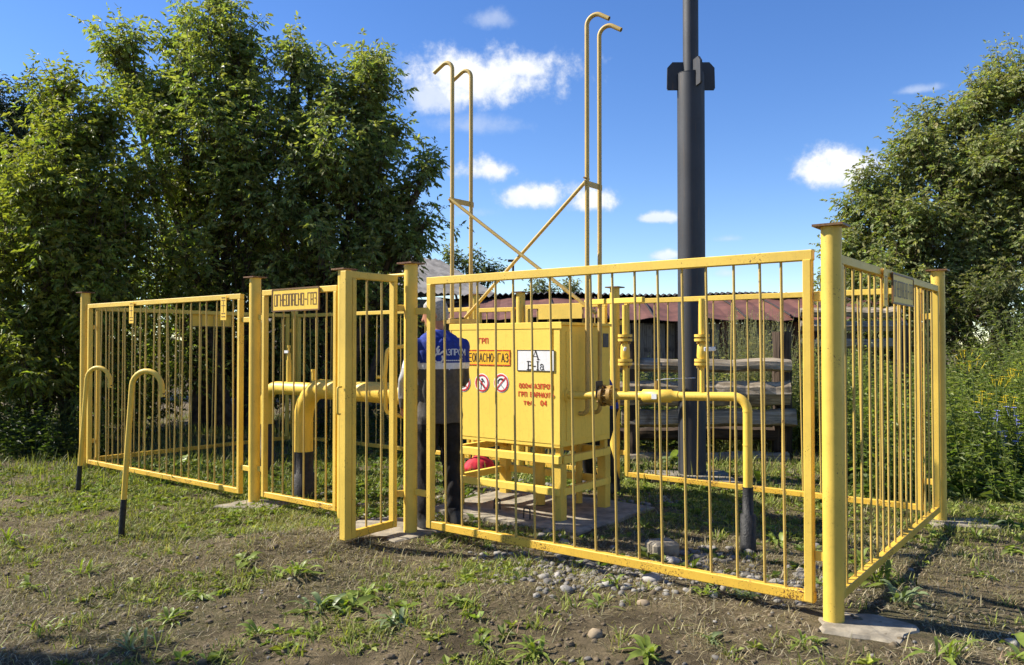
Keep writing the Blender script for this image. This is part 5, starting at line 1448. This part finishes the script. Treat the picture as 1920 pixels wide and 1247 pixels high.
# ================================================================== people
def loft(bm_list, rings, n=16):
    """rings: (centre, axis a half vector, axis b half vector)"""
    vs = []
    for (c, a, b) in rings:
        for k in range(n):
            t = 2 * math.pi * k / n
            ca, sa = math.cos(t), math.sin(t)
            e = .86
            x_ = math.copysign(abs(ca) ** e, ca); y_ = math.copysign(abs(sa) ** e, sa)
            vs.append(Vector(c) + Vector(a) * x_ + Vector(b) * y_)
    fs = [(i * n + k, i * n + (k + 1) % n, (i + 1) * n + (k + 1) % n, (i + 1) * n + k) for i in range(len(rings) - 1) for k in range(n)]
    fs += [list(range(n))[::-1], [(len(rings) - 1) * n + k for k in range(n)]]
    bm_list.append((vs, fs))
def limb(L, pts, rs, n=14, flat=1.0):
    mb = MB(); pts = [Vector(p) for p in pts]
    # resample for smooth joints
    mb.tube(pts, rs, n); 
    L.append((mb.v, mb.f))
    for p, r in zip(pts, rs):
        bm = bmesh.new(); bmesh.ops.create_icosphere(bm, subdivisions=2, radius=r * .98)
        L.append(([v.co + p for v in bm.verts], [[v.index for v in f.verts] for f in bm.faces])); bm.free()
def hand(L, wrist, d, palm_n, size=.19, curl=.6, side=1):
    """palm and five bent fingers; d = direction of the hand, palm_n = palm facing"""
    d = d.normalized(); pn = (palm_n - d * palm_n.dot(d)).normalized(); s = d.cross(pn).normalized() * side
    k = size / .19
    loft(L, [(wrist, s * .026 * k, pn * .018 * k), (wrist + d * .04 * k, s * .036 * k, pn * .016 * k), (wrist + d * .085 * k, s * .041 * k, pn * .014 * k), (wrist + d * .098 * k, s * .038 * k, pn * .011 * k)], 12)
    for j, (off, ln) in enumerate(((.030, .072), (.010, .080), (-.011, .075), (-.030, .058))):
        p = wrist + d * .092 * k + s * off * k; path = [p]; dd_ = d.copy()
        for q in range(3):
            dd_ = (dd_ * math.cos(curl) + pn * math.sin(curl)).normalized(); p = p + dd_ * ln * k * (.42, .32, .26)[q]; path.append(p)
        limb(L, path, [.0098 * k, .0092 * k, .0085 * k, .0075 * k], 8)
    p = wrist + d * .03 * k + s * .03 * k; path = [p, p + (d * .5 + s * .75 + pn * .3).normalized() * .04 * k]
    path.append(path[-1] + (d * .8 + s * .25 + pn * .55).normalized() * .032 * k); path.append(path[-1] + (d * .85 + pn * .6).normalized() * .025 * k)
    limb(L, path, [.013 * k, .0115 * k, .010 * k, .008 * k], 8)
def merge_body(name, L, parent, voxel, matfn, mats, smooth=2, folds=False):
    vs, fs = [], []
    for (v, f) in L:
        b = len(vs); vs += v; fs += [[b + i for i in q] for q in f]
    me = bpy.data.meshes.new(name); me.from_pydata([tuple(v) for v in vs], [], fs)
    bm = bmesh.new(); bm.from_mesh(me); bmesh.ops.recalc_face_normals(bm, faces=bm.faces[:]); bm.to_mesh(me); bm.free()
    ob = link(bpy.data.objects.new(name, me))
    md = ob.modifiers.new('r', 'REMESH'); md.mode = 'VOXEL'; md.voxel_size = voxel
    sm = ob.modifiers.new('s', 'SMOOTH'); sm.factor = .5; sm.iterations = smooth
    bpy.context.view_layer.update()
    dg = bpy.context.evaluated_depsgraph_get()
    me2 = bpy.data.meshes.new_from_object(ob.evaluated_get(dg))
    ob.modifiers.clear(); ob.data = me2
    me2.materials.clear()
    if folds:
        co_ = np.empty(len(me2.vertices) * 3); me2.vertices.foreach_get('co', co_); co_ = co_.reshape(-1, 3)
        no_ = np.empty(len(me2.vertices) * 3); me2.vertices.foreach_get('normal', no_); no_ = no_.reshape(-1, 3)
        zz_ = co_[:, 2]; msk = (zz_ > .16) & (zz_ < 1.50)
        fold = np.sin(zz_ * 46 + 7 * np.sin(co_[:, 0] * 17) + 5 * co_[:, 1] * 4) * .5 + np.sin(zz_ * 21 - co_[:, 0] * 34 + 3 * np.sin(co_[:, 1] * 15)) * .6 + np.sin(co_[:, 0] * 60 + zz_ * 9) * .25
        amp = np.where(zz_ < .8, .0075, .006)
        me2.vertices.foreach_set('co', (co_ + no_ * (fold * amp * msk)[:, None]).ravel()); me2.update()
    for m_ in mats: me2.materials.append(M[m_])
    rr_ = random.Random(1)
    for p in me2.polygons:
        p.material_index = matfn(p.center); p.use_smooth = True
    off = LOC[parent.name]
    co = np.empty(len(me2.vertices) * 3); me2.vertices.foreach_get('co', co); co = co.reshape(-1, 3)
    world_v = [Vector(c) for c in co]; polys = [tuple(p.vertices) for p in me2.polygons]
    co -= np.array(off); me2.vertices.foreach_set('co', co.ravel()); me2.update()
    ob.parent = parent; LOC[ob.name] = off
    return ob, BVHTree.FromPolygons(world_v, polys)

def ptex(c):  # cheap wobble for cloth folds
    return math.sin(c.x * 31 + c.z * 17) * .5 + math.sin(c.z * 43 + c.y * 29) * .5

# --- worker at the gate, seen from behind
MD = 6.24
mc = P(-.575, MD, 0)
gm = .03
man = thing('person', (mc.x, mc.y, gm), 'man in blue and grey work jacket standing with his back turned behind the gate post', 'person')
fw = P(-.42, .91, 0).normalized(); rt = P(fw.y, -fw.x, 0)            # facing away, to his right
def mp(r, f, z): return mc + rt * r + fw * f + Z * (z + gm)
Lm = []
# trunk (jacket), slightly rounded back
loft(Lm, [(mp(0, 0, .80), rt * .175, fw * .13), (mp(0, 0, .86), rt * .18, fw * .13), (mp(0, -.005, 1.0), rt * .182, fw * .14), (mp(0, -.01, 1.12), rt * .186, fw * .135), (mp(0, -.015, 1.25), rt * .195, fw * .138),
          (mp(0, -.01, 1.36), rt * .203, fw * .132), (mp(0, .0, 1.44), rt * .180, fw * .115), (mp(0, .015, 1.49), rt * .14, fw * .09), (mp(0, .03, 1.53), rt * .075, fw * .07)], 20)
# legs
for sg, fo in ((1, .02), (-1, -.03)):
    hip = mp(.095 * sg, 0, .86); kn = mp(.115 * sg, .03 + fo, .48); an = mp(.135 * sg, fo - .02, .10)
    limb(Lm, [hip, hip.lerp(kn, .5), kn, kn.lerp(an, .4), kn.lerp(an, .8), an], [.10, .092, .073, .07, .066, .066])
    loft(Lm, [(an + Z * .03, rt * .055, fw * .065), (an - Z * .02 + fw * .02, rt * .05, fw * .10), (an - Z * .065 + fw * .05, rt * .05, fw * .145), (an - Z * .098 + fw * .05, rt * .051, fw * .148)], 14)
# neck and head turned to his left and down
limb(Lm, [mp(0, .03, 1.48), mp(-.005, .05, 1.58)], [.062, .058])
hd = (fw * .55 - rt * .83).normalized(); hs2 = P(hd.y, -hd.x, 0)
hc = mp(-.01, .065, 1.665)
tilt = (Z * .97 + hd * .22).normalized(); hf = (hd - Z * .22).normalized()
loft(Lm, [(hc - tilt * .115 + hf * .045, hs2 * .035, hf * .045), (hc - tilt * .085 + hf * .02, hs2 * .055, hf * .075), (hc - tilt * .03 + hf * .005, hs2 * .07, hf * .092), (hc + tilt * .03, hs2 * .076, hf * .098), (hc + tilt * .08 - hf * .005, hs2 * .066, hf * .085), (hc + tilt * .112 - hf * .008, hs2 * .03, hf * .045)], 16)
nb = hc + hf * .092 - tilt * .01
limb(Lm, [nb + tilt * .02, nb + hf * .022 - tilt * .025], [.010, .014], 8)
limb(Lm, [hc + hf * .085 - tilt * .065 - hs2 * .015, hc + hf * .085 - tilt * .065 + hs2 * .015], [.011, .011], 8)
for sg in (-1, 1):
    c = hc + hs2 * .074 * sg - tilt * .015 - hf * .005
    loft(Lm, [(c - hs2 * .006 * sg, tilt * .030, hf * .018), (c + hs2 * .008 * sg, tilt * .033, hf * .021), (c + hs2 * .014 * sg, tilt * .026, hf * .015)], 10)
# left arm bent forward to the pipe, right arm forward too
sl = mp(-.185, .0, 1.40); elb = mp(-.25, .06, 1.14); wr = mp(-.22, .22, .93)
limb(Lm, [sl, sl.lerp(elb, .5), elb, elb.lerp(wr, .6), wr], [.075, .068, .06, .05, .043])
hand(Lm, wr, (wr - elb) + Z * -.12, rt + fw * .3, .19, .45, 1)
sr = mp(.185, .0, 1.40); er = mp(.205, .04, 1.14); wrr = mp(.08, .24, .98)
limb(Lm, [sr, sr.lerp(er, .5), er, er.lerp(wrr, .6), wrr], [.075, .068, .06, .05, .043])
hand(Lm, wrr, (wrr - er), -rt - Z * .3, .19, .5, -1)
def mmat(c):
    z = c.z - gm; q = c - mc; r = q.dot(rt); f = q.dot(fw)
    if (c - wr).length < .028 + .0 or (c - wr).dot(wr - elb) > 0 and (c - wr).length < .22: return 4
    if (c - wrr).dot(wrr - er) > 0 and (c - wrr).length < .22: return 4
    if z > 1.535: return 4
    if z < .105: return 6
    if z < .805: return 5
    arm_l = r < -.185 and z < 1.36
    if arm_l:
        tt = (c - sl).dot((elb - sl).normalized())
        if z > 1.29: return 0
        return 2 if z > 1.24 else (3 if z > .99 else 1)
    if z > 1.275: return 0
    if z > 1.225: return 2
    return 1
mbody, mbvh = merge_body('body', Lm, man, .0095, mmat, ['jacket_blue', 'jacket_grey', 'reflect', 'sleeve_grey', 'skin', 'trouser', 'shoe'], 2, True)
# hair cap
Lh = []
loft(Lh, [(hc - tilt * .07 - hf * .035, hs2 * .060, hf * .055), (hc - tilt * .02 - hf * .022, hs2 * .078, hf * .085), (hc + tilt * .035 - hf * .010, hs2 * .084, hf * .098), (hc + tilt * .085 - hf * .010, hs2 * .074, hf * .090), (hc + tilt * .118 - hf * .012, hs2 * .040, hf * .052), (hc + tilt * .126 - hf * .012, hs2 * .012, hf * .016)], 18)
hairo, _ = merge_body('hair', Lh, man, .008, lambda c: 0, ['hair'], 1)
# collar
mb = MB(); mb.tube([mp(0, .03, 1.505) + (rt * math.cos(t_) * .082 + fw * math.sin(t_) * .078) + Z * .012 * math.sin(t_) for t_ in [k / 16 * 6.283 for k in range(17)]], .017, 8, cap=False); mb.build('collar', 'sleeve_grey', man)
# white print on the back: flame emblem and lettering laid on the cloth
def on_back(px, py):
    d = ray(px, py).normalized(); hit = mbvh.ray_cast(Vector((0, 0, EYE)), d)
    if hit[0] is None: return None
    return hit
def print_lines(lines_px, th_px, mbx):
    k = 0
    for ln in lines_px:
        for i in range(len(ln) - 1):
            a = Vector(ln[i]); b = Vector(ln[i + 1]); d = (b - a)
            if d.length < 1e-5: continue
            d.normalize(); n = Vector((-d.y, d.x)) * th_px / 2; e_ = d * th_px * .35
            q = [a - e_ - n, b + e_ - n, b + e_ + n, a - e_ + n]; pts = []
            for p in q:
                h = on_back(p.x, p.y)
                if h is None: break
                pts.append(h[0] + h[1] * (.004 + (k % 6) * .0003))
            if len(pts) == 4: mbx.add(pts, [(0, 1, 2, 3)])
            k += 1
mbx = MB()
ex, ey = 823, 667
print_lines([[(ex + 8, ey - 8), (ex + 2, ey - 3), (ex - 5, ey - 3), (ex - 9, ey + 3), (ex - 8, ey + 9), (ex - 3, ey + 13), (ex + 4, ey + 12), (ex + 7, ey + 7), (ex + 6, ey + 1)], [(ex - 3, ey - 6), (ex - 4, ey - 12), (ex - 1, ey - 17)], [(ex - 1, ey - 6), (ex - 0, ey - 11)]], 3.2, mbx)
xx = 826
for ch in 'АЗПРОМ':
    w = 5.0; x0_ = xx + 7
    print_lines([[(x0_ + p[0] * w, ey - 1 - p[1] * 11) for p in ln] for ln in G[ch]], 1.6, mbx); xx += 6.6
print_lines([[(832, ey + 4.5), (866, ey + 5)]], 1.3, mbx)
for j in range(9): print_lines([[(833 + j * 3.6, ey + 9), (834.6 + j * 3.6, ey + 9)]], 2.0, mbx)
mbx.build('back_print', 'emblem', man)

# --- second worker, bent over behind the cabinet
wc2 = F(2.80, 2.28); g2 = gzf(wc2.x, wc2.y)
w2 = thing('person', (wc2.x, wc2.y, g2), 'worker in blue jacket bent over behind the cabinet, mostly hidden', 'person')
f2 = (-V + U * .25).normalized(); r2_ = P(f2.y, -f2.x, 0)
def wp_(r, f, z): return wc2 + r2_ * r + f2 * f + Z * (z + g2)
L2 = []
ch_ = wp_(0, .30, 1.22)
loft(L2, [(wp_(0, -.02, .78), r2_ * .18, f2 * .13), (wp_(0, 0, .90), r2_ * .19, (f2 * .8 - Z * .5) * .14), (wp_(0, .10, 1.04), r2_ * .19, (f2 * .6 - Z * .7) * .15), (wp_(0, .22, 1.16), r2_ * .205, (f2 * .5 - Z * .8) * .15), (wp_(0, .33, 1.24), r2_ * .19, (f2 * .5 - Z * .8) * .13), (wp_(0, .39, 1.28), r2_ * .09, (f2 * .5 - Z * .8) * .08)], 18)
for sg in (1, -1):
    hip = wp_(.09 * sg, -.02, .84); kn = wp_(.12 * sg, .10, .47); an = wp_(.15 * sg, -.02, .10)
    limb(L2, [hip, hip.lerp(kn, .5), kn, kn.lerp(an, .5), an], [.098, .09, .074, .07, .064])
    loft(L2, [(an + Z * .03, r2_ * .055, f2 * .065), (an - Z * .02 + f2 * .02, r2_ * .05, f2 * .10), (an - Z * .065 + f2 * .05, r2_ * .05, f2 * .145), (an - Z * .098 + f2 * .05, r2_ * .051, f2 * .148)], 14)
limb(L2, [wp_(0, .38, 1.26), wp_(0, .46, 1.30)], [.06, .055])
h2 = wp_(0, .52, 1.33); t2 = (Z * .75 + f2 * .66).normalized(); hf2 = (f2 * .75 - Z * .66).normalized()
loft(L2, [(h2 - t2 * .115 + hf2 * .045, r2_ * .035, hf2 * .045), (h2 - t2 * .085 + hf2 * .02, r2_ * .055, hf2 * .075), (h2 - t2 * .03, r2_ * .07, hf2 * .092), (h2 + t2 * .03, r2_ * .076, hf2 * .098), (h2 + t2 * .08, r2_ * .066, hf2 * .085), (h2 + t2 * .112, r2_ * .03, hf2 * .045)], 16)
limb(L2, [h2 + hf2 * .092, h2 + hf2 * .114 - t2 * .03], [.010, .014], 8)
for sg in (1, -1):
    sh = wp_(.20 * sg, .30, 1.20); eb = wp_(.30 * sg, .33, .98); ww_ = wp_(.18 * sg, .36, .80)
    limb(L2, [sh, sh.lerp(eb, .5), eb, eb.lerp(ww_, .6), ww_], [.075, .066, .058, .05, .042])
    hand(L2, ww_, ww_ - eb, -r2_ * sg, .19, .5, sg)
def wmat(c):
    z = c.z - g2
    if (c - h2).length < .15: return 1
    for sg in (1, -1):
        if (c - wp_(.18 * sg, .36, .80)).length < .14 and c.z - g2 < .81: return 1
    if z < .10: return 3
    if z < .80 and (c - wp_(0, 0, z)).dot(f2) < .24: return 2
    return 0
wb, _ = merge_body('body', L2, w2, .011, wmat, ['jacket_blue', 'skin', 'trouser', 'shoe'])
Lh = []
loft(Lh, [(h2 - t2 * .06 - hf2 * .03, r2_ * .06, hf2 * .06), (h2 - hf2 * .02, r2_ * .08, hf2 * .088), (h2 + t2 * .05 - hf2 * .01, r2_ * .082, hf2 * .096), (h2 + t2 * .10 - hf2 * .01, r2_ * .06, hf2 * .07), (h2 + t2 * .124 - hf2 * .01, r2_ * .015, hf2 * .02)], 16)
merge_body('hair', Lh, w2, .009, lambda c: 0, ['hair'], 1)

# --- red tool bag on the ground behind the cabinet
bgp = at(898, 874, 9.0); bgp.z = gzf(bgp.x, bgp.y)
bag = thing('tool_bag', bgp, 'red cloth bag lying on the ground behind the cabinet frame', 'bag')
Lb = []; bx_ = P(1, 0, 0); by_ = P(0, 1, 0)
loft(Lb, [(bgp + Z * .01, bx_ * .17, by_ * .11), (bgp + Z * .07, bx_ * .19, by_ * .12), (bgp + Z * .14 + bx_ * .01, bx_ * .15, by_ * .09), (bgp + Z * .20 + bx_ * .02, bx_ * .07, by_ * .04), (bgp + Z * .225 + bx_ * .03, bx_ * .05, by_ * .02)], 18)
merge_body('sack', Lb, bag, .012, lambda c: 0, ['red_cloth'], 1)
mb = MB(); mb.tube(bend([bgp + P(-.09, -.02, .17), bgp + P(-.07, -.04, .27), bgp + P(.09, -.04, .27), bgp + P(.11, -.02, .17)], .04, 4), .009, 8); mb.build('handle', 'dark_metal', bag)

# ------------------------------------------------------------------ small pieces belong to the part that carries them
def base_name(o): return o.name.split('.')[0]
CARRIER = {'lettering': ('plate', 'door'), 'rim': ('plate',), 'border': ('plate',), 'pictogram': ('disc',), 'ring': ('disc',), 'weld_seam': ('pipe',), 'bore': ('pipe', 'tube'),
           'twigs': ('trunk',), 'cap_plate': ('post_pipe',), 'white_tag': ('small_valve',), 'collar': ('body',), 'back_print': ('body',), 'blossom': ('stalk',), 'flue_pipe': ('roof_slope',), 'data_plate': ('side_panel',)}
for o in list(bpy.data.objects):
    want = CARRIER.get(base_name(o))
    if not want or not o.parent or o.parent.parent: continue
    for w in want:
        c = next((q for q in o.parent.children if base_name(q) == w and q.matrix_local == Matrix.Identity(4)), None)
        if c is not None and c is not o:
            o.parent = c
            break
